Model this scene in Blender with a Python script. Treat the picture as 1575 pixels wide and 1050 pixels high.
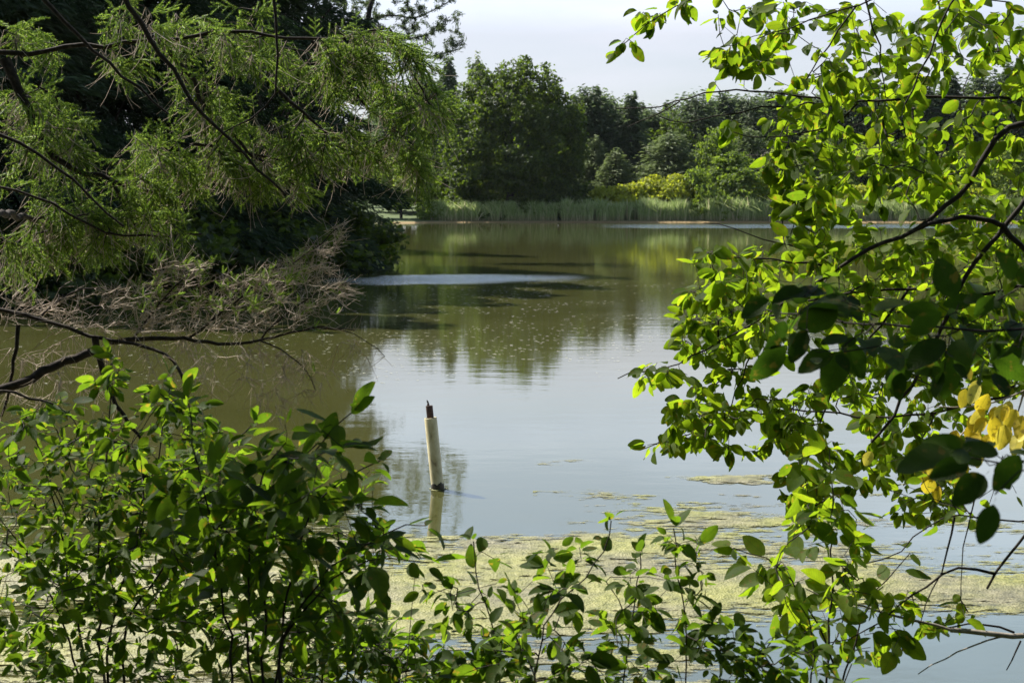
import bpy, math, random
import numpy as np
from mathutils import Vector, Matrix

# ------------------------------------------------------------------ camera, sky, sun, exposure
sc = bpy.context.scene
for o in list(bpy.data.objects):
    bpy.data.objects.remove(o)
C = sc.collection
CAM_Z = 2.8
FPX = 2187.5
PITCH = math.atan((525 - 301) / FPX)
cam = bpy.data.cameras.new('camera')
cam.lens = 50
cam.sensor_width = 36
cam.clip_start = 0.05
cam.clip_end = 3000
cam.dof.use_dof = True
cam.dof.focus_distance = 8.0
cam.dof.aperture_fstop = 9.0
co = bpy.data.objects.new('camera', cam)
C.objects.link(co)
co.location = (0, 0, CAM_Z)
co.rotation_euler = (math.pi / 2 - PITCH, 0, 0)
sc.camera = co

SUN_AZ = math.radians(-50)      # from +Y (ahead) towards -X (left)
SUN_EL = math.radians(50)
SUN = Vector((math.sin(SUN_AZ) * math.cos(SUN_EL), math.cos(SUN_AZ) * math.cos(SUN_EL), math.sin(SUN_EL)))
w = bpy.data.worlds.new('World')
sc.world = w
w.use_nodes = True
nt = w.node_tree
for n in list(nt.nodes):
    nt.nodes.remove(n)
sky = nt.nodes.new('ShaderNodeTexSky')
sky.sky_type = 'NISHITA'
sky.sun_disc = False
sky.sun_elevation = SUN_EL
sky.sun_rotation = SUN_AZ
sky.altitude = 200
sky.air_density = 1.0
sky.dust_density = 1.2
sky.ozone_density = 1.2
tc = nt.nodes.new('ShaderNodeTexCoord')
mp = nt.nodes.new('ShaderNodeMapping')
mp.inputs['Scale'].default_value = (1.2, 1.2, 6.0)
no = nt.nodes.new('ShaderNodeTexNoise')
no.inputs['Scale'].default_value = 2.2
no.inputs['Detail'].default_value = 5
no.inputs['Roughness'].default_value = 0.55
rp = nt.nodes.new('ShaderNodeValToRGB')
rp.color_ramp.elements[0].position = 0.36
rp.color_ramp.elements[0].color = (0.45, 0.45, 0.45, 1)
rp.color_ramp.elements[1].position = 0.66
rp.color_ramp.elements[1].color = (0.95, 0.95, 0.95, 1)
mx = nt.nodes.new('ShaderNodeMix')
mx.data_type = 'RGBA'
mx.inputs['B'].default_value = (7.6, 7.7, 9.0, 1)      # thin veil of white summer cloud
bg = nt.nodes.new('ShaderNodeBackground')
bg.inputs['Strength'].default_value = 0.056
wo = nt.nodes.new('ShaderNodeOutputWorld')
L = nt.links.new
L(tc.outputs['Generated'], mp.inputs['Vector'])
L(mp.outputs['Vector'], no.inputs['Vector'])
L(no.outputs['Fac'], rp.inputs['Fac'])
sx_ = nt.nodes.new('ShaderNodeSeparateXYZ')
L(tc.outputs['Generated'], sx_.inputs[0])
vr = nt.nodes.new('ShaderNodeMapRange')          # the veil thins out with height above the horizon
vr.inputs['From Min'].default_value = 0.30
vr.inputs['From Max'].default_value = 0.55
vr.inputs['To Min'].default_value = 1.0  # full near the horizon
vr.inputs['To Max'].default_value = 0.12
L(sx_.outputs['Z'], vr.inputs['Value'])
vm = nt.nodes.new('ShaderNodeMath')
vm.operation = 'MULTIPLY'
L(rp.outputs['Color'], vm.inputs[0])
L(vr.outputs['Result'], vm.inputs[1])
L(vm.outputs[0], mx.inputs['Factor'])
vc = nt.nodes.new('ShaderNodeValToRGB')          # haze white low down, brighter bluish white cloud above it
vc.color_ramp.elements[0].position = 0.11
vc.color_ramp.elements[0].color = (0.70, 0.715, 0.80, 1)
vc.color_ramp.elements[1].position = 0.28
vc.color_ramp.elements[1].color = (0.74, 1.02, 1.38, 1)
ve = vc.color_ramp.elements.new(0.165)
ve.color = (1.12, 1.24, 1.46, 1)
vs = nt.nodes.new('ShaderNodeVectorMath')
vs.operation = 'SCALE'
vs.inputs['Scale'].default_value = 10.6
L(sx_.outputs['Z'], vc.inputs['Fac'])
L(vc.outputs['Color'], vs.inputs[0])
L(vs.outputs['Vector'], mx.inputs['B'])
L(sky.outputs['Color'], mx.inputs['A'])
L(mx.outputs['Result'], bg.inputs['Color'])
L(bg.outputs['Background'], wo.inputs['Surface'])

sl = bpy.data.lights.new('sun', 'SUN')
sl.energy = 5.0
sl.angle = math.radians(0.5)
sl.color = (1.0, 0.95, 0.86)
so = bpy.data.objects.new('sun', sl)
C.objects.link(so)
so.rotation_euler = (-SUN).to_track_quat('-Z', 'Y').to_euler()

sc.view_settings.view_transform = 'Standard'
sc.view_settings.look = 'None'
sc.view_settings.gamma = 1
sc.view_settings.exposure = 1.08
sc.view_settings.use_curve_mapping = False
sc.render.engine = 'CYCLES'
sc.cycles.use_denoising = True
sc.cycles.denoiser = 'OPENIMAGEDENOISE'
sc.cycles.denoising_input_passes = 'RGB_ALBEDO_NORMAL'
sc.cycles.denoising_prefilter = 'ACCURATE'
sc.cycles.max_bounces = 7
sc.cycles.diffuse_bounces = 3
sc.cycles.glossy_bounces = 3
sc.cycles.transmission_bounces = 3
sc.cycles.transparent_max_bounces = 12
sc.cycles.caustics_reflective = False
sc.cycles.caustics_refractive = False
sc.render.film_transparent = False

# ------------------------------------------------------------------ helpers
rng = np.random.default_rng(7)
random.seed(7)


def at(px, py, d):
    """world point seen at photograph pixel (px, py), d metres ahead of the camera"""
    px = np.asarray(px, float); py = np.asarray(py, float); d = np.asarray(d, float)
    u = (px - 787.5) / FPX
    v = (525 - py) / FPX
    cp, sp = math.cos(PITCH), math.sin(PITCH)
    dy = cp + v * sp
    dz = -sp + v * cp
    s = d / dy
    return np.stack([u * s, dy * s, CAM_Z + dz * s], -1)


def project(P):
    P = np.asarray(P, float)
    x, y, z = P[:, 0], P[:, 1], P[:, 2] - CAM_Z
    cp, sp = math.cos(PITCH), math.sin(PITCH)
    f = y * cp - z * sp
    up = y * sp + z * cp
    f = np.where(f < 0.05, 0.05, f)
    return 787.5 + FPX * x / f, 525 - FPX * up / f, f


def unit(a):
    return a / np.maximum(np.linalg.norm(a, axis=-1, keepdims=True), 1e-9)


def tag(o, label=None, cat=None, group=None, kind=None):
    if label: o['label'] = label
    if cat: o['category'] = cat
    if group: o['group'] = group
    if kind: o['kind'] = kind
    return o


def empty(name, loc, label=None, cat=None, group=None):
    o = bpy.data.objects.new(name, None)
    o.empty_display_size = 0.1
    C.objects.link(o)
    o.location = tuple(float(v) for v in loc)
    return tag(o, label, cat, group)


def mesh_from(name, V, F, mat, UV=None, smooth=True):
    """V (n,3); F (m,k); UV (n,2) per vertex"""
    V = np.asarray(V, np.float32); F = np.asarray(F, np.int32)
    me = bpy.data.meshes.new(name)
    me.vertices.add(len(V)); me.vertices.foreach_set('co', V.ravel())
    m, k = F.shape
    me.loops.add(m * k); me.loops.foreach_set('vertex_index', F.ravel())
    me.polygons.add(m)
    me.polygons.foreach_set('loop_start', np.arange(0, m * k, k, dtype=np.int32))
    me.polygons.foreach_set('loop_total', np.full(m, k, np.int32))
    me.polygons.foreach_set('use_smooth', np.full(m, smooth, bool))
    if UV is not None:
        ul = me.uv_layers.new(name='UVMap')
        ul.data.foreach_set('uv', np.asarray(UV, np.float32)[F.ravel()].ravel())
    me.update(calc_edges=True)
    if mat is not None:
        me.materials.append(mat)
    return me


def link(name, me, parent=None, loc=None):
    o = bpy.data.objects.new(name, me)
    C.objects.link(o)
    if parent is not None:
        o.parent = parent
        o.location = -parent.location if loc is None else loc
    elif loc is not None:
        o.location = loc
    return o


def obj(name, V, F, mat, parent=None, UV=None, smooth=True):
    return link(name, mesh_from(name, V, F, mat, UV, smooth), parent)


class Geo:
    def __init__(s):
        s.V = []; s.F = []; s.U = []; s.n = 0

    def add(s, V, F, U=None):
        V = np.asarray(V, float)
        s.V.append(V); s.F.append(np.asarray(F, int) + s.n)
        s.U.append(np.zeros((len(V), 2)) if U is None else U)
        s.n += len(V)

    def build(s, name, mat, parent=None, smooth=True):
        return obj(name, np.concatenate(s.V), np.concatenate(s.F), mat, parent, np.concatenate(s.U), smooth)


def tube(P, R, sides=5, flat=False):
    """quad tube along a polyline with per-point radii, closed to a point-like tip"""
    P = np.asarray(P, float); R = np.asarray(R, float); n = len(P)
    T = np.gradient(P, axis=0); T = unit(T)
    ref = np.array([0.0, 0.0, 1.0]) if abs(T[0][2]) < 0.9 else np.array([1.0, 0, 0])
    X = np.cross(T, ref); bad = np.linalg.norm(X, axis=1) < 1e-3
    X[bad] = [1, 0, 0]
    X = unit(X); Y = np.cross(T, X)
    a = np.linspace(0, 2 * np.pi, sides, endpoint=False)
    ring = X[:, None, :] * np.cos(a)[None, :, None] + Y[:, None, :] * np.sin(a)[None, :, None]
    V = P[:, None, :] + ring * R[:, None, None]
    V = V.reshape(-1, 3)
    i = np.arange(n - 1)[:, None] * sides; j = np.arange(sides)[None, :]; j2 = (j + 1) % sides
    F = np.stack([i + j, i + j2, i + sides + j2, i + sides + j], -1).reshape(-1, 4)
    L_ = np.concatenate([[0], np.cumsum(np.linalg.norm(np.diff(P, axis=0), axis=1))])
    U = np.stack([np.tile(a / (2 * np.pi), n), np.repeat(L_, sides)], -1)
    return V, F, U


def resample(P, step):
    P = np.asarray(P, float)
    s = np.concatenate([[0], np.cumsum(np.linalg.norm(np.diff(P, axis=0), axis=1))])
    n = max(2, int(math.ceil(s[-1] / step)) + 1)
    t = np.linspace(0, s[-1], n)
    # smooth interpolation (Catmull-Rom-like through cosine blending of linear pieces)
    Q = np.stack([np.interp(t, s, P[:, k]) for k in range(3)], -1)
    for _ in range(2):
        Q[1:-1] = 0.25 * Q[:-2] + 0.5 * Q[1:-1] + 0.25 * Q[2:]
    return Q


def in_poly(x, y, poly):
    poly = np.asarray(poly, float); c = np.zeros(len(x), bool)
    j = len(poly) - 1
    for i in range(len(poly)):
        xi, yi = poly[i]; xj, yj = poly[j]
        if yi != yj:
            hit = ((yi > y) != (yj > y)) & (x < (xj - xi) * (y - yi) / (yj - yi) + xi)
            c ^= hit
        j = i
    return c


def poly_points(poly, n, dr, rng):
    """n world points whose picture lies in a polygon, at depths dr=(near, far)"""
    p = np.asarray(poly, float)
    lo, hi = p.min(0), p.max(0)
    out = []
    got = 0
    while got < n:
        x = rng.uniform(lo[0], hi[0], n * 3); y = rng.uniform(lo[1], hi[1], n * 3)
        k = in_poly(x, y, p)
        out.append(np.stack([x[k], y[k]], -1)); got += int(k.sum())
    q = np.concatenate(out)[:n]
    return at(q[:, 0], q[:, 1], rng.uniform(dr[0], dr[1], n))


def path(pts, d0, d1=None):
    d1 = d0 if d1 is None else d1
    return np.array([at(p[0], p[1], d0 + (d1 - d0) * i / max(1, len(pts) - 1)) for i, p in enumerate(pts)])


def grow(mains, targets, step, rng, sag=0.0, jit=0.12, rtip=0.0012, p_exp=2.3):
    """mains: list of (points, r0, r1). Returns (main tubes, chains) as index lists with points and radii."""
    P = []; par = []; fixed = []
    main_ix = []
    for pts, r0, r1 in mains:
        Q = resample(pts, step)
        Q[1:-1] += rng.normal(0, step * 0.07, (len(Q) - 2, 3))
        ix = []
        for k in range(len(Q)):
            P.append(Q[k]); par.append(ix[-1] if ix else -1)
            fixed.append(r0 + (r1 - r0) * (k / (len(Q) - 1)) ** 0.8)
            ix.append(len(P) - 1)
        main_ix.append(ix)
    P = np.array(P)
    d = np.array([np.min(np.linalg.norm(P - t, axis=1)) for t in targets])
    chains = []
    buf = np.zeros((len(P) + 60000, 3)); buf[:len(P)] = P; n = len(P)
    par = list(par)
    for ti in np.argsort(d):
        t = targets[ti]
        dd = np.linalg.norm(buf[:n] - t, axis=1)
        j = int(np.argmin(dd)); dist = dd[j]
        m = max(2, int(math.ceil(dist / step)))
        p0 = buf[j]
        pj = par[j]
        dirv = unit(p0 - buf[pj]) if pj >= 0 else unit(t - p0)
        s = np.linspace(0, 1, m + 1)[1:]
        c = p0 + dirv * dist * 0.35 + np.array([0, 0, sag * dist])
        Q = ((1 - s) ** 2)[:, None] * p0 + (2 * s * (1 - s))[:, None] * c + (s ** 2)[:, None] * t
        Q += rng.normal(0, jit * step, Q.shape) * (s > 0)[:, None]
        ix = [j]
        for k in range(m):
            buf[n] = Q[k]; par.append(ix[-1]); fixed.append(0.0)
            ix.append(n); n += 1
        chains.append(ix)
    P = buf[:n].copy()
    par = np.array(par); fixed = np.array(fixed)
    acc = np.full(n, 0.0)
    r = np.zeros(n)
    for i in range(n - 1, -1, -1):
        ri = max(acc[i] ** (1 / p_exp), rtip)
        r[i] = fixed[i] if fixed[i] > 0 else ri
        if par[i] >= 0:
            acc[par[i]] += ri ** p_exp if fixed[i] == 0 else 0
    return P, r, main_ix, chains


# ------------------------------------------------------------------ materials
def new_mat(name):
    m = bpy.data.materials.new(name)
    m.use_nodes = True
    n = m.node_tree
    for x in list(n.nodes):
        n.nodes.remove(x)
    out = n.nodes.new('ShaderNodeOutputMaterial')
    return m, n, out


def N(nt, typ, **kw):
    n = nt.nodes.new(typ)
    for k, v in kw.items():
        if k.startswith('i_'):
            n.inputs[k[2:].replace('_', ' ')].default_value = v
        else:
            setattr(n, k, v)
    return n


def math_n(nt, op, a, b=None, c=None, clamp=False):
    n = nt.nodes.new('ShaderNodeMath'); n.operation = op; n.use_clamp = clamp
    for i, v in enumerate((a, b, c)):
        if v is None: continue
        if isinstance(v, (int, float)): n.inputs[i].default_value = v
        else: nt.links.new(v, n.inputs[i])
    return n.outputs[0]


def ramp(nt, fac, stops):
    r = nt.nodes.new('ShaderNodeValToRGB')
    e = r.color_ramp.elements
    e[0].position = stops[0][0]; e[0].color = (*stops[0][1], 1)
    e[1].position = stops[-1][0]; e[1].color = (*stops[-1][1], 1)
    for p, c in stops[1:-1]:
        q = e.new(p); q.color = (*c, 1)
    nt.links.new(fac, r.inputs['Fac'])
    return r.outputs['Color']


def mixc(nt, f, a, b, blend='MIX'):
    m = nt.nodes.new('ShaderNodeMix'); m.data_type = 'RGBA'; m.blend_type = blend
    for s, v in (('Factor', f), ('A', a), ('B', b)):
        if isinstance(v, (int, float)): m.inputs[s].default_value = v
        elif isinstance(v, tuple): m.inputs[s].default_value = (*v, 1)
        else: nt.links.new(v, m.inputs[s])
    return m.outputs['Result']


def random_fac(n):
    g = N(n, 'ShaderNodeNewGeometry'); oi = N(n, 'ShaderNodeObjectInfo')
    return math_n(n, 'FRACT', math_n(n, 'ADD', g.outputs['Random Per Island'], oi.outputs['Random']))


def leaf_mat(name, stops, trans, tfac=0.5, rough=0.45, veins=True, spec=0.4):
    """stops: list of (pos, colour) over the random value; trans: light passing colour multiplier"""
    m, n, out = new_mat(name)
    f = random_fac(n)
    col = ramp(n, f, stops)
    geo = N(n, 'ShaderNodeNewGeometry')
    ns = N(n, 'ShaderNodeTexNoise', i_Scale=60.0, i_Detail=2.0)
    n.links.new(geo.outputs['Position'], ns.inputs['Vector'])
    col = mixc(n, 0.35, col, ramp(n, ns.outputs['Fac'], [(0.3, (0.55, 0.55, 0.55)), (0.7, (1.25, 1.25, 1.1))]), 'MULTIPLY')
    if veins:      # brown blotches and dry rims on some leaves
        bn = N(n, 'ShaderNodeTexNoise', i_Scale=46.0, i_Detail=4.0)
        n.links.new(geo.outputs['Position'], bn.inputs['Vector'])
        bm = N(n, 'ShaderNodeMapRange'); bm.inputs['From Min'].default_value = 0.61; bm.inputs['From Max'].default_value = 0.68
        n.links.new(bn.outputs['Fac'], bm.inputs['Value'])
        col = mixc(n, math_n(n, 'MULTIPLY', bm.outputs['Result'], 0.7), col, (0.10, 0.065, 0.02))
    tcol = mixc(n, 1.0, col, trans, 'MULTIPLY')
    bs = N(n, 'ShaderNodeBsdfPrincipled', i_Roughness=rough)
    bs.inputs['Specular IOR Level'].default_value = spec
    tr = N(n, 'ShaderNodeBsdfTranslucent')
    if veins:
        uv = N(n, 'ShaderNodeUVMap')
        sp = N(n, 'ShaderNodeSeparateXYZ'); n.links.new(uv.outputs['UV'], sp.inputs[0])
        ax = math_n(n, 'ABSOLUTE', sp.outputs['X'])
        # side veins: stripes of (v - 0.5|u|), midrib at u = 0
        q = math_n(n, 'SUBTRACT', sp.outputs['Y'], math_n(n, 'MULTIPLY', ax, 0.30))
        st = math_n(n, 'SINE', math_n(n, 'MULTIPLY', q, 62.0))
        vein = math_n(n, 'POWER', math_n(n, 'MULTIPLY_ADD', st, 0.5, 0.5), 6.0)
        mid = math_n(n, 'LESS_THAN', ax, 0.035)
        v = math_n(n, 'MAXIMUM', math_n(n, 'MULTIPLY', vein, 0.55), math_n(n, 'MULTIPLY', mid, 0.8))
        tcol = mixc(n, v, tcol, mixc(n, 1.0, tcol, (0.5, 0.6, 0.5), 'MULTIPLY'))
        col = mixc(n, v, col, mixc(n, 0.2, col, (0.2, 0.3, 0.08)))
        bp = N(n, 'ShaderNodeBump', i_Strength=0.5, i_Distance=0.002)
        n.links.new(math_n(n, 'SUBTRACT', 1.0, v), bp.inputs['Height'])
        n.links.new(bp.outputs['Normal'], bs.inputs['Normal'])
    n.links.new(col, bs.inputs['Base Color'])
    n.links.new(tcol, tr.inputs['Color'])
    mx = N(n, 'ShaderNodeMixShader'); mx.inputs[0].default_value = tfac
    n.links.new(bs.outputs[0], mx.inputs[1]); n.links.new(tr.outputs[0], mx.inputs[2])
    n.links.new(mx.outputs[0], out.inputs['Surface'])
    return m


def solid_mat(name, stops, scale=8.0, rough=0.8, bump=0.3, bdist=0.01, detail=6.0, stretch=(1, 1, 1), spec=0.3):
    m, n, out = new_mat(name)
    geo = N(n, 'ShaderNodeTexCoord')
    mp = N(n, 'ShaderNodeMapping'); mp.inputs['Scale'].default_value = stretch
    n.links.new(geo.outputs['Object'], mp.inputs['Vector'])
    ns = N(n, 'ShaderNodeTexNoise', i_Scale=scale, i_Detail=detail, i_Roughness=0.65)
    n.links.new(mp.outputs['Vector'], ns.inputs['Vector'])
    bs = N(n, 'ShaderNodeBsdfPrincipled', i_Roughness=rough)
    bs.inputs['Specular IOR Level'].default_value = spec
    n.links.new(ramp(n, ns.outputs['Fac'], stops), bs.inputs['Base Color'])
    if bump:
        bp = N(n, 'ShaderNodeBump', i_Strength=bump, i_Distance=bdist)
        n.links.new(ns.outputs['Fac'], bp.inputs['Height'])
        n.links.new(bp.outputs['Normal'], bs.inputs['Normal'])
    n.links.new(bs.outputs[0], out.inputs['Surface'])
    return m


M = {}
M['bark'] = solid_mat('bark', [(0.3, (0.012, 0.009, 0.007)), (0.6, (0.035, 0.028, 0.022)), (0.8, (0.085, 0.075, 0.06))], 30, 0.85, 0.6, 0.006)
M['spruce_bark'] = solid_mat('spruce_bark', [(0.3, (0.012, 0.009, 0.007)), (0.55, (0.035, 0.026, 0.019)), (0.8, (0.10, 0.08, 0.06))], 45, 0.9, 0.7, 0.006)
M['twig'] = solid_mat('twig', [(0.3, (0.03, 0.022, 0.015)), (0.7, (0.09, 0.07, 0.045))], 20, 0.8, 0)
M['dead'] = solid_mat('dead_twig', [(0.3, (0.28, 0.22, 0.16)), (0.55, (0.50, 0.41, 0.33)), (0.8, (0.66, 0.58, 0.49))], 12, 0.85, 0)
M['pale_bark'] = solid_mat('pale_bark', [(0.3, (0.16, 0.13, 0.10)), (0.6, (0.34, 0.30, 0.25)), (0.8, (0.45, 0.42, 0.38))], 30, 0.8, 0.4, 0.004)
G1 = [(0.0, (0.028, 0.052, 0.006)), (0.5, (0.047, 0.077, 0.007)), (1.0, (0.072, 0.103, 0.010))]
M['cherry_leaf'] = leaf_mat('cherry_leaf', G1, (6.4, 6.0, 2.0), 0.55, 0.55, True, 0.12)
G2 = [(0.0, (0.018, 0.034, 0.005)), (0.5, (0.028, 0.052, 0.006)), (1.0, (0.048, 0.076, 0.009))]
M['shrub_leaf'] = leaf_mat('shrub_leaf', G2, (6.3, 6.1, 2.2), 0.5, 0.55, True, 0.12)
M['shade_toned_leaf'] = leaf_mat('shade_toned_leaf', [(0.0, (0.014, 0.028, 0.005)), (1.0, (0.034, 0.058, 0.008))], (3.0, 3.6, 1.4), 0.45, 0.6, True, 0.15)  # leaf green darkened so the near branch's shade is partly in the colour
M['yellow_leaf'] = leaf_mat('yellow_leaf', [(0.0, (0.74, 0.54, 0.03)), (0.5, (0.84, 0.68, 0.06)), (1.0, (0.88, 0.78, 0.16))], (1.0, 1.0, 0.8), 0.4)
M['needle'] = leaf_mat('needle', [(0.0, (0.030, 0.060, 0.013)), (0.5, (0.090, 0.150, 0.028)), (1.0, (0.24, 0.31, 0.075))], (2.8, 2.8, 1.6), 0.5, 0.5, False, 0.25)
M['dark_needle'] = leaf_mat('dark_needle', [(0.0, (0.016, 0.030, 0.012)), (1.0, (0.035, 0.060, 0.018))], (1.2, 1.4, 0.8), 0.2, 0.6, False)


def far_leaf(name, c0, c1, tr=(1.7, 1.9, 1.0), tf=0.35):
    M[name] = leaf_mat(name, [(0.0, c0), (1.0, c1)], tr, tf, 0.6, False, 0.3)


far_leaf('maple_leaf', (0.018, 0.030, 0.006), (0.040, 0.060, 0.010), (6.5, 6.5, 2.2), 0.38)
far_leaf('broad_leaf', (0.060, 0.095, 0.016), (0.115, 0.160, 0.028), (3.2, 3.2, 1.4), 0.45)
far_leaf('willow_leaf', (0.100, 0.140, 0.034), (0.180, 0.225, 0.055), (2.8, 2.8, 1.4), 0.45)
far_leaf('yellow_bush', (0.200, 0.240, 0.025), (0.290, 0.310, 0.040), (2.0, 2.0, 1.0), 0.5)
far_leaf('pine_needle', (0.050, 0.072, 0.034), (0.095, 0.125, 0.058), (2.2, 2.3, 1.8), 0.4)
far_leaf('pale_pine', (0.120, 0.155, 0.065), (0.170, 0.210, 0.090), (1.5, 1.6, 1.2), 0.35)


def reed_mat():
    m, n, out = new_mat('reed')
    f = random_fac(n)
    geo = N(n, 'ShaderNodeNewGeometry')
    sp = N(n, 'ShaderNodeSeparateXYZ'); n.links.new(geo.outputs['Position'], sp.inputs[0])
    green = ramp(n, f, [(0.0, (0.18, 0.25, 0.07)), (0.6, (0.33, 0.42, 0.14)), (0.9, (0.45, 0.50, 0.25)), (1.0, (0.60, 0.52, 0.34))])
    dry = ramp(n, f, [(0.0, (0.14, 0.16, 0.06)), (0.6, (0.28, 0.23, 0.12)), (1.0, (0.55, 0.44, 0.27))])
    h = N(n, 'ShaderNodeMapRange'); h.inputs['From Min'].default_value = 0.1; h.inputs['From Max'].default_value = 0.9
    n.links.new(sp.outputs['Z'], h.inputs['Value'])
    col = mixc(n, h.outputs['Result'], dry, green)
    bs = N(n, 'ShaderNodeBsdfPrincipled', i_Roughness=0.6)
    tr = N(n, 'ShaderNodeBsdfTranslucent')
    n.links.new(col, bs.inputs['Base Color']); n.links.new(col, tr.inputs['Color'])
    mx = N(n, 'ShaderNodeMixShader'); mx.inputs[0].default_value = 0.5
    n.links.new(bs.outputs[0], mx.inputs[1]); n.links.new(tr.outputs[0], mx.inputs[2])
    n.links.new(mx.outputs[0], out.inputs['Surface'])
    return m


M['reed'] = reed_mat()


def ground_mat():
    m, n, out = new_mat('ground')
    geo = N(n, 'ShaderNodeNewGeometry')
    a = N(n, 'ShaderNodeTexNoise', i_Scale=0.8, i_Detail=8.0, i_Roughness=0.7)
    b = N(n, 'ShaderNodeTexNoise', i_Scale=12.0, i_Detail=6.0, i_Roughness=0.7)
    n.links.new(geo.outputs['Position'], a.inputs['Vector']); n.links.new(geo.outputs['Position'], b.inputs['Vector'])
    soil = ramp(n, b.outputs['Fac'], [(0.3, (0.03, 0.022, 0.014)), (0.7, (0.11, 0.085, 0.05))])
    grass = ramp(n, b.outputs['Fac'], [(0.3, (0.035, 0.06, 0.012)), (0.7, (0.09, 0.125, 0.028))])
    sp = N(n, 'ShaderNodeSeparateXYZ'); n.links.new(geo.outputs['Position'], sp.inputs[0])
    far = N(n, 'ShaderNodeMapRange'); far.inputs['From Min'].default_value = 20; far.inputs['From Max'].default_value = 60
    n.links.new(sp.outputs['Y'], far.inputs['Value'])
    g = mixc(n, ramp(n, a.outputs['Fac'], [(0.4, (0.2, 0.2, 0.2)), (0.6, (0.9, 0.9, 0.9))]), soil, grass)
    g = mixc(n, far.outputs['Result'], g, grass)
    # tan muddy rim right at the waterline
    rim = N(n, 'ShaderNodeMapRange'); rim.inputs['From Min'].default_value = 0.18; rim.inputs['From Max'].default_value = 0.06
    n.links.new(sp.outputs['Z'], rim.inputs['Value'])
    g = mixc(n, rim.outputs['Result'], g, (0.25, 0.165, 0.07))
    bs = N(n, 'ShaderNodeBsdfPrincipled', i_Roughness=0.9)
    n.links.new(g, bs.inputs['Base Color'])
    bp = N(n, 'ShaderNodeBump', i_Strength=0.6, i_Distance=0.05)
    n.links.new(b.outputs['Fac'], bp.inputs['Height']); n.links.new(bp.outputs['Normal'], bs.inputs['Normal'])
    n.links.new(bs.outputs[0], out.inputs['Surface'])
    return m


M['ground'] = ground_mat()


def box_mask(n, X, Y, x0, x1, y0, y1, sx, sy):
    """soft box in x and y"""
    def edge(v, a, b):
        r = N(n, 'ShaderNodeMapRange', interpolation_type='SMOOTHSTEP')
        r.inputs['From Min'].default_value = a; r.inputs['From Max'].default_value = b
        n.links.new(v, r.inputs['Value']); return r.outputs['Result']
    f = math_n(n, 'MULTIPLY', edge(X, x0 - sx, x0 + sx), edge(X, x1 + sx, x1 - sx))
    g = math_n(n, 'MULTIPLY', edge(Y, y0 - sy, y0 + sy), edge(Y, y1 + sy, y1 - sy))
    return math_n(n, 'MULTIPLY', f, g)


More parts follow.
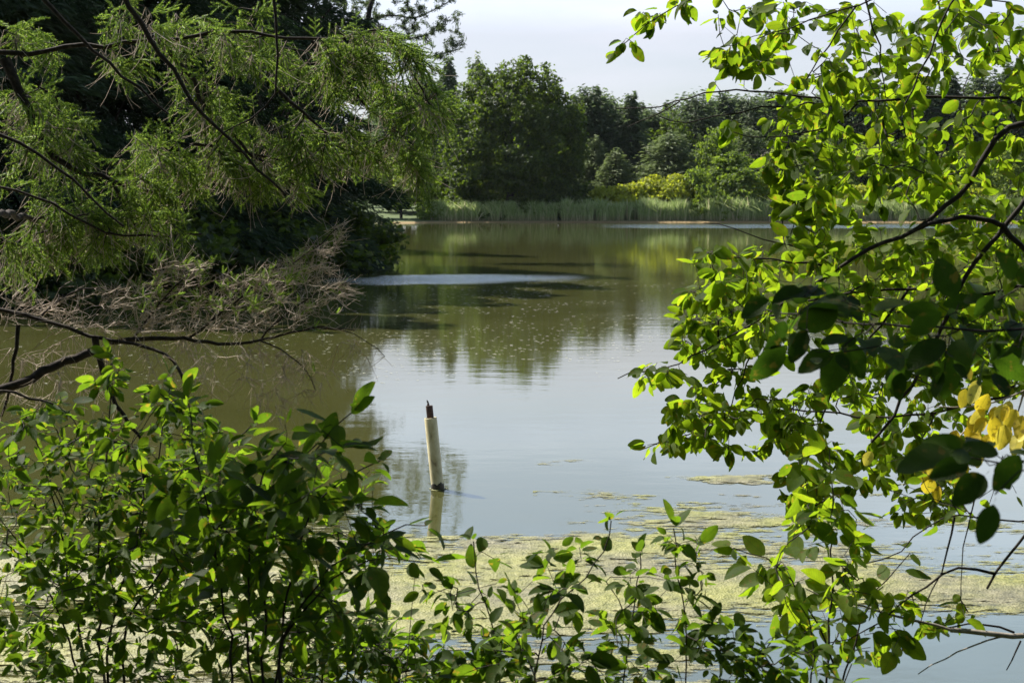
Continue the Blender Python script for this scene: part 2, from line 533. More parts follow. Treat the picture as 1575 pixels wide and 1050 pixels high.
def water_mat():
    m, n, out = new_mat('water')
    geo = N(n, 'ShaderNodeNewGeometry')
    sp = N(n, 'ShaderNodeSeparateXYZ'); n.links.new(geo.outputs['Position'], sp.inputs[0])
    X, Y = sp.outputs['X'], sp.outputs['Y']
    wn = N(n, 'ShaderNodeTexNoise', i_Scale=0.35, i_Detail=3.0)
    n.links.new(geo.outputs['Position'], wn.inputs['Vector'])
    wob = math_n(n, 'MULTIPLY_ADD', wn.outputs['Fac'], 6.0, -3.0)
    Yw = math_n(n, 'ADD', Y, wob)
    # wedge-shaped breeze patch about 48 m out, and a long bright band by the far shore
    Ys = math_n(n, 'ADD', math_n(n, 'MULTIPLY_ADD', X, -0.22, 0.0), Y)
    m1 = box_mask(n, X, math_n(n, 'ADD', Ys, math_n(n, 'MULTIPLY', wob, 0.35)), -9.5, -0.6, 46.8, 50.2, 4.2, 1.7)
    m2 = box_mask(n, X, Yw, 9.0, 60.0, 124.0, 141.0, 5.0, 3.0)
    m3 = box_mask(n, X, Yw, -6.0, 6.0, 33.0, 48.0, 3.0, 4.0)   # faintly stirred water nearer than the patch
    smp = N(n, 'ShaderNodeMapping'); smp.inputs['Scale'].default_value = (0.35, 1.6, 1.0)
    n.links.new(geo.outputs['Position'], smp.inputs['Vector'])
    sn = N(n, 'ShaderNodeTexNoise', i_Scale=1.0, i_Detail=5.0, i_Roughness=0.65)
    n.links.new(smp.outputs['Vector'], sn.inputs['Vector'])
    streak = N(n, 'ShaderNodeMapRange'); streak.inputs['From Min'].default_value = 0.36; streak.inputs['From Max'].default_value = 0.6
    streak.inputs['To Min'].default_value = 0.55
    n.links.new(sn.outputs['Fac'], streak.inputs['Value'])
    rip = math_n(n, 'MULTIPLY', math_n(n, 'MAXIMUM', m1, math_n(n, 'MULTIPLY', m2, 0.85), clamp=True), streak.outputs['Result'])
    # fine waves
    mp = N(n, 'ShaderNodeMapping'); mp.inputs['Scale'].default_value = (1.0, 1.7, 1.0)
    n.links.new(geo.outputs['Position'], mp.inputs['Vector'])
    a = N(n, 'ShaderNodeTexNoise', i_Scale=1.3, i_Detail=3.0, i_Roughness=0.5)
    b = N(n, 'ShaderNodeTexNoise', i_Scale=9.0, i_Detail=3.0, i_Roughness=0.6)
    for t in (a, b): n.links.new(mp.outputs['Vector'], t.inputs['Vector'])
    hb = math_n(n, 'MULTIPLY', math_n(n, 'SUBTRACT', b.outputs['Fac'], 0.5), math_n(n, 'ADD', 0.035, math_n(n, 'ADD', math_n(n, 'MULTIPLY', rip, 6.5), math_n(n, 'MULTIPLY', m3, 0.07))))
    h = math_n(n, 'ADD', math_n(n, 'MULTIPLY', a.outputs['Fac'], 0.21), hb)
    bp = N(n, 'ShaderNodeBump', i_Strength=1.0, i_Distance=0.010)
    n.links.new(h, bp.inputs['Height'])
    # turbid olive body
    cn = N(n, 'ShaderNodeTexNoise', i_Scale=0.25, i_Detail=4.0)
    n.links.new(geo.outputs['Position'], cn.inputs['Vector'])
    body = ramp(n, cn.outputs['Fac'], [(0.3, (0.048, 0.050, 0.014)), (0.7, (0.066, 0.067, 0.022))])
    df = N(n, 'ShaderNodeBsdfDiffuse'); n.links.new(body, df.inputs['Color'])
    gl = N(n, 'ShaderNodeBsdfGlossy'); gl.distribution = 'GGX'
    n.links.new(math_n(n, 'MULTIPLY_ADD', rip, 0.13, 0.015), gl.inputs['Roughness'])
    gl.inputs['Color'].default_value = (1, 1, 1, 1)
    n.links.new(bp.outputs['Normal'], gl.inputs['Normal'])
    fr = N(n, 'ShaderNodeFresnel', i_IOR=3.0)
    ms = N(n, 'ShaderNodeMixShader')
    n.links.new(fr.outputs[0], ms.inputs[0]); n.links.new(df.outputs[0], ms.inputs[1]); n.links.new(gl.outputs[0], ms.inputs[2])
    n.links.new(ms.outputs[0], out.inputs['Surface'])
    return m


M['water'] = water_mat()


def algae_mat(holes=True):
    m, n, out = new_mat('algae' if holes else 'scum')
    geo = N(n, 'ShaderNodeNewGeometry')
    a = N(n, 'ShaderNodeTexNoise', i_Scale=9.0, i_Detail=7.0, i_Roughness=0.7)
    b = N(n, 'ShaderNodeTexNoise', i_Scale=1.1, i_Detail=4.0)
    v = N(n, 'ShaderNodeTexVoronoi', i_Scale=55.0)
    for t in (a, b, v): n.links.new(geo.outputs['Position'], t.inputs['Vector'])
    c1 = ramp(n, a.outputs['Fac'], [(0.30, (0.085, 0.092, 0.016)), (0.46, (0.175, 0.178, 0.036)), (0.60, (0.25, 0.245, 0.062)), (0.8, (0.34, 0.32, 0.12))])
    c2 = ramp(n, a.outputs['Fac'], [(0.30, (0.07, 0.068, 0.035)), (0.55, (0.18, 0.165, 0.085)), (0.8, (0.33, 0.30, 0.19))])
    col = mixc(n, ramp(n, b.outputs['Fac'], [(0.4, (0, 0, 0)), (0.62, (1, 1, 1))]), c1, c2)
    bs = N(n, 'ShaderNodeBsdfPrincipled', i_Roughness=0.55)
    n.links.new(col, bs.inputs['Base Color'])
    bp = N(n, 'ShaderNodeBump', i_Strength=1.0, i_Distance=0.02)
    n.links.new(math_n(n, 'ADD', a.outputs['Fac'], math_n(n, 'MULTIPLY', v.outputs['Distance'], 0.4)), bp.inputs['Height'])
    n.links.new(bp.outputs['Normal'], bs.inputs['Normal'])
    if holes:
        at_ = N(n, 'ShaderNodeAttribute', attribute_name='cover')
        mp = N(n, 'ShaderNodeMapping'); mp.inputs['Scale'].default_value = (0.6, 2.2, 1.0)
        n.links.new(geo.outputs['Position'], mp.inputs['Vector'])
        e = N(n, 'ShaderNodeTexNoise', i_Scale=7.0, i_Detail=8.0, i_Roughness=0.72)
        n.links.new(mp.outputs['Vector'], e.inputs['Vector'])
        k = math_n(n, 'ADD', at_.outputs['Fac'], math_n(n, 'MULTIPLY_ADD', e.outputs['Fac'], 3.4, -1.72))
        al = N(n, 'ShaderNodeMapRange'); al.inputs['From Min'].default_value = -0.06; al.inputs['From Max'].default_value = 0.22
        n.links.new(k, al.inputs['Value'])
        tr = N(n, 'ShaderNodeBsdfTransparent'); ms = N(n, 'ShaderNodeMixShader')
        n.links.new(al.outputs['Result'], ms.inputs[0]); n.links.new(tr.outputs[0], ms.inputs[1]); n.links.new(bs.outputs[0], ms.inputs[2])
        n.links.new(ms.outputs[0], out.inputs['Surface'])
    else:
        n.links.new(bs.outputs[0], out.inputs['Surface'])
    return m


M['algae'] = algae_mat()
M['scum'] = algae_mat(False)
M['pipe'] = solid_mat('white_pipe', [(0.32, (0.16, 0.12, 0.06)), (0.40, (0.44, 0.37, 0.19)), (0.55, (0.60, 0.53, 0.30)), (0.8, (0.68, 0.61, 0.38))], 11, 0.45, 0.08, 0.002, 8, (1, 1, 0.45))
M['rust'] = solid_mat('rusty_metal', [(0.3, (0.03, 0.018, 0.014)), (0.7, (0.11, 0.06, 0.045))], 40, 0.75, 0.5, 0.003)
M['slime'] = solid_mat('dark_slime', [(0.3, (0.012, 0.010, 0.006)), (0.7, (0.06, 0.05, 0.025))], 50, 0.6, 0.6, 0.004)
M['mast'] = solid_mat('grey_wood', [(0.3, (0.10, 0.08, 0.07)), (0.7, (0.24, 0.21, 0.18))], 3, 0.9, 0)

# ------------------------------------------------------------------ ground and water
SHORE = np.array([(-9.0, 5.6), (-10.5, 14), (-14, 24), (-16, 38), (-10.5, 50), (-8.6, 60), (-10, 80), (-12, 112), (-12.5, 146), (-6, 150.5),
                  (4, 151.5), (16, 150.5), (30, 151.0), (48, 150), (75, 148), (95, 120), (80, 60), (45, 14), (16, 5.5), (6, 5.6), (0, 5.9), (-5, 6.0)], float)


def shore_dist(x, y):
    """signed distance to the shoreline, negative on the water"""
    d = np.full(x.shape, 1e9)
    n = len(SHORE)
    for i in range(n):
        a = SHORE[i]; b = SHORE[(i + 1) % n]
        ab = b - a
        t = np.clip(((x - a[0]) * ab[0] + (y - a[1]) * ab[1]) / (ab @ ab), 0, 1)
        d = np.minimum(d, np.hypot(x - a[0] - t * ab[0], y - a[1] - t * ab[1]))
    ins = in_poly(x.ravel(), y.ravel(), SHORE).reshape(x.shape)
    return np.where(ins, -d, d)


def ground_z(x, y):
    x = np.asarray(x, float); y = np.asarray(y, float)
    s = shore_dist(x, y)
    w_ = 0.05 * np.sin(x * 1.7 + 0.6) * np.cos(y * 1.3) + 0.03 * np.sin(x * 4.1 + y * 3.3)
    near = np.clip(1.25 * (1 - np.exp(-np.clip(s, 0, 50) / 2.6)), 0, 1.2)
    farb = np.clip(0.10 + 0.5 * (1 - np.exp(-np.clip(s, 0, 200) / 12)) + 0.012 * np.clip(s, 0, 200), 0, 4)
    k = np.clip((y - 15) / 20, 0, 1)
    land = near * (1 - k) + farb * k + w_ * np.clip(s / 1.5, 0, 1)
    return np.where(s > 0, land, np.maximum(-1.2, s * 0.25))


gx = np.concatenate([-np.geomspace(16, 900, 26)[::-1], np.linspace(-15.5, 15.5, 110), np.geomspace(16, 900, 30)])
gy = np.concatenate([-np.geomspace(2.2, 400, 14)[::-1], np.linspace(-2, 12, 60), np.linspace(12.6, 165, 150), np.geomspace(168, 1400, 22)])
GX, GY = np.meshgrid(gx, gy)
GZ = ground_z(GX, GY)
nx, ny = len(gx), len(gy)
ii = (np.arange(ny - 1)[:, None] * nx + np.arange(nx - 1)[None, :]).ravel()
gF = np.stack([ii, ii + 1, ii + nx + 1, ii + nx], -1)
g = obj('ground', np.stack([GX, GY, GZ], -1).reshape(-1, 3), gF, M['ground'])
tag(g, 'earth and grass bank running all round the pond', kind='structure')

sh = np.array([(-60, 4.0), (130, 4.0), (130, 156), (-60, 156)], float)
wt = obj('water', np.c_[sh, np.zeros(4)], [[0, 1, 2, 3]], M['water'], smooth=False)
tag(wt, 'still olive green pond water mirroring trees and pale sky', kind='structure')


# fractal value noise in numpy
def vnoise(x, y, seed=0, octaves=4, rough=0.55):
    r = np.random.default_rng(seed); T = r.random((256, 256)); tot = 0; amp = 1; s = 0
    for o in range(octaves):
        xi = np.floor(x).astype(int); yi = np.floor(y).astype(int); fx = x - xi; fy = y - yi
        fx = fx * fx * (3 - 2 * fx); fy = fy * fy * (3 - 2 * fy)
        a = T[xi % 256, yi % 256]; b = T[(xi + 1) % 256, yi % 256]; c = T[xi % 256, (yi + 1) % 256]; d = T[(xi + 1) % 256, (yi + 1) % 256]
        tot = tot + amp * (a * (1 - fx) * (1 - fy) + b * fx * (1 - fy) + c * (1 - fx) * fy + d * fx * fy); s += amp
        amp *= rough; x = x * 2.03 + 17.1; y = y * 2.03 + 5.3
    return tot / s


# algae mat floating on the near water: fine ragged sheet with thickness relief
def algae_sheet(name, x0, x1, y0, y1, cell, dens, label, seed):
    xs = np.arange(x0, x1, cell); ys = np.arange(y0, y1, cell * 1.15)
    X, Y = np.meshgrid(xs, ys)
    X = X + rng.uniform(-.35, .35, X.shape) * cell; Y = Y + rng.uniform(-.35, .35, Y.shape) * cell
    big = vnoise(X * 0.55 + 3, Y * 1.5, seed, 4); fine = vnoise(X * 6.0, Y * 11.0, seed + 1, 4, 0.7)
    D = dens(X, Y) + (big - 0.5) * 2.3 + (fine - 0.5) * 1.0
    Z = 0.004 + 0.012 * np.clip(D, 0, 1) + 0.010 * vnoise(X * 18, Y * 18, seed + 3, 2) * np.clip(D * 2, 0, 1)
    nx_, ny_ = len(xs), len(ys)
    k = (np.arange(ny_ - 1)[:, None] * nx_ + np.arange(nx_ - 1)[None, :]).ravel()
    F = np.stack([k, k + 1, k + nx_ + 1, k + nx_], -1)
    Df = D.ravel()
    F = F[Df[F].mean(1) > -0.22]
    used = np.unique(F); mp_ = np.full(len(Df), -1); mp_[used] = np.arange(len(used))
    V = np.stack([X, Y, Z], -1).reshape(-1, 3)[used]
    o = obj(name, V, mp_[F], M['algae'])
    at_ = o.data.attributes.new('cover', 'FLOAT', 'POINT'); at_.data.foreach_set('value', Df[used].astype(np.float32))
    tag(o, label, kind='stuff')
    return o


def band(v, a, b, s):
    return np.clip((v - a) / s, 0, 1) * np.clip((b - v) / s, 0, 1)


def dens_main(X, Y):
    far = 11.55 + 0.03 * X + 0.35 * np.sin(X * 0.9)
    d = np.clip((far - Y) / 0.8, -2.0, 1) * 0.42
    # thinner to the right and close in, where blue water opens up
    d -= 0.55 * np.clip((X - 1.2) / 1.6, 0, 1) * np.clip((9.6 - Y) / 1.0, 0, 1)
    d -= 0.16 * np.clip((X - 1.0) / 2, 0, 1)
    d -= 0.34 * np.clip((9.9 - Y) / 1.2, 0, 1) * np.clip((X + 2.2) / 1.5, 0, 1)
    return d


algae_sheet('floating_algae', -5.6, 5.6, 6.7, 13.1, 0.026, dens_main, 'pale yellow green algae scum floating near the bank', 11)
algae_sheet('floating_algae', 0.2, 4.6, 12.6, 15.0, 0.03,
            lambda X, Y: -0.62 + 0.95 * band(Y, 13.55, 14.2, 0.25) * band(X, 1.7, 2.6, 0.3) + 0.55 * band(Y, 12.9, 13.4, 0.2) * band(X, 0.6, 4.0, 0.6),
            'small thin strips of algae drifting beyond the main mat', 31)

# small flecks of pollen and leaf litter drifting in the middle of the pond
q = 4600
fx_ = rng.normal(0.0, 4.2, q); fy_ = rng.uniform(21, 47, q)
keep = (vnoise(fx_ * 0.5, fy_ * 0.35, 5, 3) > 0.47) & (shore_dist(fx_, fy_) < -1)
fx_, fy_ = fx_[keep], fy_[keep]; q = len(fx_)
sz = rng.uniform(0.006, 0.026, q) * (0.5 + fy_ / 60)
an = np.linspace(0, 2 * np.pi, 5, endpoint=False)
V = np.stack([fx_[:, None] + sz[:, None] * 1.8 * np.cos(an + rng.uniform(0, 6, q)[:, None]), fy_[:, None] + sz[:, None] * np.sin(an)[None, :], np.full((q, 5), 0.006)], -1).reshape(-1, 3)
F = np.arange(q * 5).reshape(q, 5)
M['fleck'] = solid_mat('fleck', [(0.3, (0.22, 0.22, 0.14)), (0.7, (0.5, 0.5, 0.40))], 3, 0.6, 0)
tag(obj('floating_flecks', V, F, M['fleck'], smooth=False), 'pale flecks of pollen and leaf litter drifting in mid pond', kind='stuff')


# ------------------------------------------------------------------ leaf templates
def leaf_template(curl, fold, width, seed, taper=0.0):
    r = np.random.default_rng(seed)
    t = np.array([0.0, 0.06, 0.16, 0.29, 0.43, 0.57, 0.70, 0.82, 0.92, 1.0])
    wdt = width * np.sin(np.pi * np.clip(t, 0, 1) ** (0.80 + taper)) ** 0.75
    wdt[0] = 0; wdt[-1] = 0
    V = []; U = []
    z = -curl * t ** 2
    V.append((0, -0.16, 0.02)); U.append((0, 0)); V.append((0.012, -0.16, 0.02)); U.append((0, 0))
    rows = []
    for k, tt in enumerate(t):
        if k in (0, len(t) - 1):
            rows.append([len(V)]); V.append((0, tt, z[k])); U.append((0, tt))
        else:
            b = []
            for s in (-1, 0, 1):
                b.append(len(V))
                ww = wdt[k] * (1 + r.normal(0, 0.035) * abs(s))
                V.append((s * ww, tt + 0.02 * abs(s), z[k] + fold * ww * abs(s) + r.normal(0, 0.009) * abs(s)))
                U.append((s * wdt[k] / width, tt))
            rows.append(b)
    F = [(0, 1, rows[0][0])]
    a = rows[0][0]; b = rows[1]
    F += [(a, b[1], b[0]), (a, b[2], b[1])]
    for k in range(1, len(rows) - 2):
        p, q_ = rows[k], rows[k + 1]
        for s in (0, 1):
            F += [(p[s], p[s + 1], q_[s + 1]), (p[s], q_[s + 1], q_[s])]
    p = rows[-2]; e = rows[-1][0]
    F += [(p[0], p[1], e), (p[1], p[2], e)]
    V = np.array(V); V[:, 1] += 0.16
    return V, np.array(F), np.array(U, float)


OVATE = [leaf_template(c, f, wd, s) for s, (c, f, wd) in enumerate([(0.10, 0.25, 0.30), (0.22, 0.35, 0.31), (0.05, 0.15, 0.28), (0.35, 0.30, 0.27), (0.15, 0.6, 0.30), (-0.08, 0.2, 0.29)])]
SLIM = [leaf_template(c, f, wd, 20 + s, 0.06) for s, (c, f, wd) in enumerate([(0.12, 0.25, 0.22), (0.28, 0.35, 0.235), (0.05, 0.2, 0.21), (0.42, 0.3, 0.22), (0.18, 0.55, 0.24), (-0.06, 0.2, 0.22)])]
MIXED = SLIM + OVATE[:3]
LIMIT = 300
_leaf_mesh = {}


def frames(d, n):
    Y = unit(d); Z = unit(n - (n * Y).sum(-1, keepdims=True) * Y); X = np.cross(Y, Z)
    return np.stack([X, Y, Z], -1)      # columns


def place_leaves(root, pos, d, n, size, temps, mat, rng, name='leaf', rest='foliage', limit=LIMIT, label=None, key=None):
    """the largest leaves in view as single parts (sharing mesh data), the rest as one foliage mesh"""
    if len(pos) == 0: return
    R = frames(d, n)
    px, py, f = project(pos)
    score = size / f
    vis = (px > -10) & (px < 1585) & (py > -10) & (py < 1060)
    score = np.where(vis, score, 0)
    order = np.argsort(-score)
    single = order[:limit]; single = single[score[single] > 0]
    other = np.setdiff1d(np.arange(len(pos)), single)
    kind = rng.integers(0, len(temps), len(pos))
    key = key or id(temps)
    loc0 = np.array(root.location)
    for i in single:
        kk = (key, mat.name, int(kind[i]))
        if kk not in _leaf_mesh:
            V, F, U = temps[kind[i]]
            _leaf_mesh[kk] = mesh_from(name, V, F, mat, U)
        o = bpy.data.objects.new(name, _leaf_mesh[kk]); C.objects.link(o); o.parent = root
        Mx = np.eye(4); Mx[:3, :3] = R[i] * size[i]; Mx[:3, 3] = pos[i] - loc0
        o.matrix_local = Matrix(Mx.tolist())
        if label: o['label'] = label
    if len(other):
        G = Geo()
        for k in range(len(temps)):
            ix = other[kind[other] == k]
            if not len(ix): continue
            V, F, U = temps[k]
            W = np.einsum('nij,vj->nvi', R[ix] * size[ix][:, None, None], V) + pos[ix][:, None, :]
            FF = F[None] + (np.arange(len(ix)) * len(V))[:, None, None]
            G.add(W.reshape(-1, 3), FF.reshape(-1, 3), np.tile(U, (len(ix), 1)))
        o = G.build(rest, mat, root)
        if len(single) >= 20: tag(o, kind='stuff')


def leaf_spots(P, chains, rng, per=1.0, start=0.35, tip=3, up=0.5, down=0.4, size=0.08, facing=None):
    pos = []; dd = []; nn = []; ss = []
    side = 1
    for ix in chains:
        m = len(ix)
        for k in range(1, m):
            if k < start * m and m > 3: continue
            cnt = int(per) + (rng.random() < per - int(per))
            if k == m - 1: cnt += tip
            T = P[ix[k]] - P[ix[k - 1]]; T = T / (np.linalg.norm(T) + 1e-9)
            for c in range(cnt):
                side = -side
                lat = np.cross(T, [0, 0, 1]) * side + rng.normal(0, 0.35, 3)
                v = T * 0.7 + lat * 0.75 + np.array([0, 0, -down]) + rng.normal(0, 0.25, 3)
                nrm = np.array([0, 0, up]) + rng.normal(0, 0.45, 3)
                if facing is not None: nrm = nrm + facing
                pos.append(P[ix[k]] + rng.normal(0, 0.006, 3)); dd.append(v); nn.append(nrm)
                ss.append(size * rng.uniform(0.42, 1.22))
    return np.array(pos), np.array(dd), np.array(nn), np.array(ss)


def plant(name, label, cat, base, mains, targets, rng, step=0.07, leaf=None, group=None, bark='bark', sides=5, sag=0.0, rtip=0.0013,
          main_name='branch', jit=0.12, twig_mat=None):
    root = empty(name, base, label, cat, group)
    P, r, mi, ch = grow(mains, targets, step, rng, sag=sag, rtip=rtip, jit=jit)
    for ix in mi:
        V, F, U = tube(P[ix], r[ix], 8)
        obj(main_name, V, F, M[bark], root, U)
    if ch:
        G = Geo()
        for ix in ch:
            V, F, U = tube(P[ix], np.minimum(r[ix], r[ix][1]), sides)
            G.add(V, F, U)
        tag(G.build('twigs', M[twig_mat or bark], root), kind='stuff')
    return root, P, r, mi, ch


# ------------------------------------------------------------------ the pipe standing in the pond
def lathe(pts, n=28):
    """surface of revolution round z; pts (r, z)"""
    a = np.linspace(0, 2 * np.pi, n, endpoint=False); p = np.array(pts)
    V = np.stack([p[:, None, 0] * np.cos(a), p[:, None, 0] * np.sin(a), np.repeat(p[:, 1:2], n, 1)], -1).reshape(-1, 3)
    i = np.arange(len(p) - 1)[:, None] * n; j = np.arange(n)[None]; j2 = (j + 1) % n
    return V, np.stack([i + j, i + j2, i + n + j2, i + n + j], -1).reshape(-1, 4)


PB = at(673.5, 757, 13.43)
pp = empty('marker_post', (PB[0], PB[1], 0), 'white plastic pipe leaning in the water with rusty rod in its top', 'post')
V, F = lathe([(0.052, -0.6), (0.052, 0.690), (0.0505, 0.694), (0.045, 0.694), (0.044, 0.690), (0.044, 0.35)])
link('pipe', mesh_from('pipe', V, F, M['pipe']), pp, (0, 0, 0))
V, F = lathe([(0.0, 0.36), (0.029, 0.36), (0.029, 0.806), (0.028, 0.810), (0.021, 0.810), (0.020, 0.80), (0.0, 0.79)], 18)
link('inner_rod', mesh_from('inner_rod', V, F, M['rust']), pp, (-0.002, 0.008, 0))
V, F = lathe([(0.0, 0.78), (0.010, 0.785), (0.011, 0.82), (0.007, 0.835), (0.008, 0.85), (0.0, 0.872)], 7)
V[:, :2] += 0.004 * np.sin(V[:, 2:3] * 70)
link('broken_bolt', mesh_from('broken_bolt', V, F, M['rust'], smooth=False), pp, (-0.012, 0.002, 0))
V, F = lathe([(0.0535, -0.3), (0.0545, 0.0), (0.0555, 0.02), (0.0545, 0.045), (0.0522, 0.062), (0.0505, 0.062)], 36)
jag = 0.010 * np.sin(np.arctan2(V[:, 1], V[:, 0]) * 5) + 0.006 * np.sin(np.arctan2(V[:, 1], V[:, 0]) * 13)
V[:, 2] += np.where(V[:, 2] > 0.03, jag, 0)
link('slime_band', mesh_from('slime_band', V, F, M['slime']), pp, (0, 0, 0))
pp.scale = (1.16, 1.16, 1.0)
pp.rotation_euler = (math.radians(-2), math.radians(-5.6), 0)
nR = 60; a = np.linspace(0, 2 * np.pi, nR, endpoint=False)
ro = 0.062 + 0.022 * np.abs(np.sin(a * 1.5 + 1)) + 0.008 * np.sin(a * 7)
V = np.concatenate([np.stack([0.05 * np.cos(a), 0.05 * np.sin(a), np.full(nR, 0.012)], -1), np.stack([ro * np.cos(a), ro * np.sin(a), np.full(nR, 0.005)], -1)])
j = np.arange(nR); j2 = (j + 1) % nR
o = link('scum_ring', mesh_from('scum_ring', V, np.stack([j, j2, nR + j2, nR + j], -1), M['scum']), None, (PB[0], PB[1], 0))
tag(o, 'ring of yellow scum floating round the foot of the white pipe', 'scum')

# ------------------------------------------------------------------ far shore: reeds
def reed_bed(label, x0, x1, y0, y1, n, h, gaps, seed):
    r = np.random.default_rng(seed)
    x = r.uniform(x0, x1, n); y = r.uniform(y0, y1, n)
    hh = h * (0.60 + 0.40 * vnoise(x * 0.55, y * 0.2, seed, 3) + r.normal(0, 0.10, n)) * (0.78 + 0.42 * vnoise(x * 1.9, x * 0, seed + 2, 2))
    k = vnoise(x * 0.9, y * 0.5, seed + 9, 3) > gaps
    x, y, hh = x[k], y[k], hh[k]; n = len(x)
    z = np.maximum(ground_z(x, y), -0.1)
    wd = r.uniform(0.018, 0.045, n); lean = r.normal(0, 0.13, (n, 2)) + np.where(r.random((n, 1)) < 0.08, r.normal(0, 0.5, (n, 1)), 0); ang = r.uniform(-0.7, 0.7, n)
    dx = np.cos(ang) * wd; dy = np.sin(ang) * wd
    rows = []
    for t, wf in ((0, 1), (0.4, 1.0), (0.75, 0.8), (1.0, 0.15)):
        cx = x + lean[:, 0] * hh * t ** 2 * 1.3; cy = y + lean[:, 1] * hh * t ** 2; cz = z + hh * (t - 0.05 * t ** 3)
        rows.append(np.stack([cx - dx * wf, cy - dy * wf, cz], -1)); rows.append(np.stack([cx + dx * wf, cy + dy * wf, cz], -1))
    V = np.stack(rows, 1).reshape(-1, 3)
    b = (np.arange(n) * 8)[:, None, None]
    F = (np.array([[0, 1, 3, 2], [2, 3, 5, 4], [4, 5, 7, 6]])[None] + b).reshape(-1, 4)
    o = obj('cattail_reeds', V, F, M['reed'], smooth=False)
    tag(o, label, kind='stuff')


reed_bed('short reed bed below the dark trees, nearest the spruce shore', -8.6, -3.6, 151.4, 153.6, 3400, 2.2, 0.36, 1)
reed_bed('green reed bed with dry tan bases in front of the big maple', -3.4, 4.8, 152.1, 154.6, 5000, 2.1, 0.36, 2)
reed_bed('tall dense reed bed right of the big maple', 5.3, 18.6, 151.7, 154.6, 9500, 2.35, 0.33, 3)
reed_bed('low sparse reeds in front of the grassy gap', 18.0, 21.0, 152.0, 154.0, 1700, 1.3, 0.3, 4)
reed_bed('tall reed bed running behind the leafy branches to the frame edge', 20.6, 58.0, 151.6, 155, 23000, 2.6, 0.3, 5)


# ------------------------------------------------------------------ far trees
def cards(P, size, rng, asp=1.0, nrm=None, spread=1.0, dirs=None):
    """kite-shaped leaf clumps: two triangles bent along the middle"""
    n = len(P)
    d = rng.normal(0, 1, (n, 3)) if dirs is None else dirs + rng.normal(0, 0.25, (n, 3))
    nn = rng.normal(0, 1, (n, 3)) * spread
    if nrm is not None: nn = nn + nrm
    R = frames(d, nn)
    T = np.array([(0, -0.5, 0), (0.42 * asp, -0.05, 0.10), (0, 0.55, -0.05), (-0.42 * asp, 0.05, 0.08)])
    s = size * rng.uniform(0.6, 1.3, n)
    V = np.einsum('nij,vj->nvi', R * s[:, None, None], T) + P[:, None, :]
    F = (np.array([[0, 1, 2], [0, 2, 3]])[None] + (np.arange(n) * 4)[:, None, None]).reshape(-1, 3)
    return V.reshape(-1, 3), F


def lobes_crown(lobes, n, card, rng, fill=0.25):
    """lobes: (x, y, z, rx, ry, rz); clumps lie mostly in the lobes' outer shells, clustered in sprays"""
    L_ = np.array(lobes, float); vol = L_[:, 3] * L_[:, 5]
    k = rng.choice(len(L_), n, p=vol / vol.sum())
    u = unit(rng.normal(0, 1, (n, 3)))
    # quantise directions into sprays so the surface breaks into clumps with gaps
    ns = 60
    S = unit(rng.normal(0, 1, (len(L_), ns, 3))); rs = rng.uniform(0.72, 1.12, (len(L_), ns))
    si = rng.integers(0, ns, n)
    base = S[k, si] * rs[k, si][:, None]
    base *= np.where(rng.random(n) < fill, rng.uniform(0.3, 0.9, n), 1)[:, None]
    off = rng.normal(0, 0.11, (n, 3))
    off[:, 2] *= 0.6
    q = base + off
    P = L_[k, :3] + q * L_[k, 3:6]
    return P, unit(q + np.array([0, 0, 0.6]))


def broad_mesh(lobes, n, card, mat, rng, asp=0.9):
    P, nr = lobes_crown(lobes, n, card, rng)
    V, F = cards(P, card, rng, asp, nr * 1.5, 0.35)
    return mesh_from('crown', V, F, M[mat], smooth=False)


def rand_lobes(h, rw, base, rng, k=11, top=1.0):
    out = []
    for i in range(k):
        t = rng.uniform(0, 1)
        z = base + (h - base) * (0.12 + 0.74 * t)
        rr = rw * (0.55 * math.sin(math.pi * min(1, 0.25 + 0.7 * t)) + 0.1)
        a_ = rng.uniform(0, 6.28)
        s = rng.uniform(0.26, 0.44) * (1.1 - 0.35 * t)
        out.append((math.cos(a_) * rr, math.sin(a_) * rr, z, rw * s * 1.15, rw * s * 1.15, (h - base) * s * 0.5))
    out.append((0, 0, h - (h - base) * 0.16 * top, rw * 0.34, rw * 0.34, (h - base) * 0.17))
    out.append((0, 0, base + (h - base) * 0.45, rw * 0.5, rw * 0.5, (h - base) * 0.4))
    return out


def conifer_mesh(h, rw, n, card, mat, rng, base=0.08, droop=0.25, asp=0.32, fuzzy=0.05, gappy=0.0, power=0.85, nbs=9):
    """whorled boughs: sprays strung along many drooping branches"""
    nb = int(nbs * h)
    t = rng.uniform(base, 0.985, nb) ; az = rng.uniform(0, 2 * np.pi, nb)
    ln = rw * (1 - t) ** power * rng.uniform(0.65 - gappy, 1.12, nb) + 0.04 * rw
    k = rng.choice(nb, n, p=(ln + 0.1) / (ln + 0.1).sum())
    s = np.sqrt(rng.uniform(0.02, 1, n))
    rad = ln[k] * s
    side = rng.normal(0, 0.10 + fuzzy, n) * ln[k] * (0.3 + s)
    x = np.cos(az[k]) * rad - np.sin(az[k]) * side; y = np.sin(az[k]) * rad + np.cos(az[k]) * side
    z = h * t[k] - droop * rad + 0.12 * droop * rad ** 2 / max(rw, .1) + rng.normal(0, fuzzy * h * 0.22, n)
    P = np.stack([x, y, z], -1)
    dr = np.stack([np.cos(az[k]), np.sin(az[k]), -0.35 * np.ones(n)], -1)
    V, F = cards(P, card, rng, asp, np.tile([0, 0, 1.0], (n, 1)), 0.8, dr)
    return mesh_from('crown', V, F, M[mat], smooth=False)


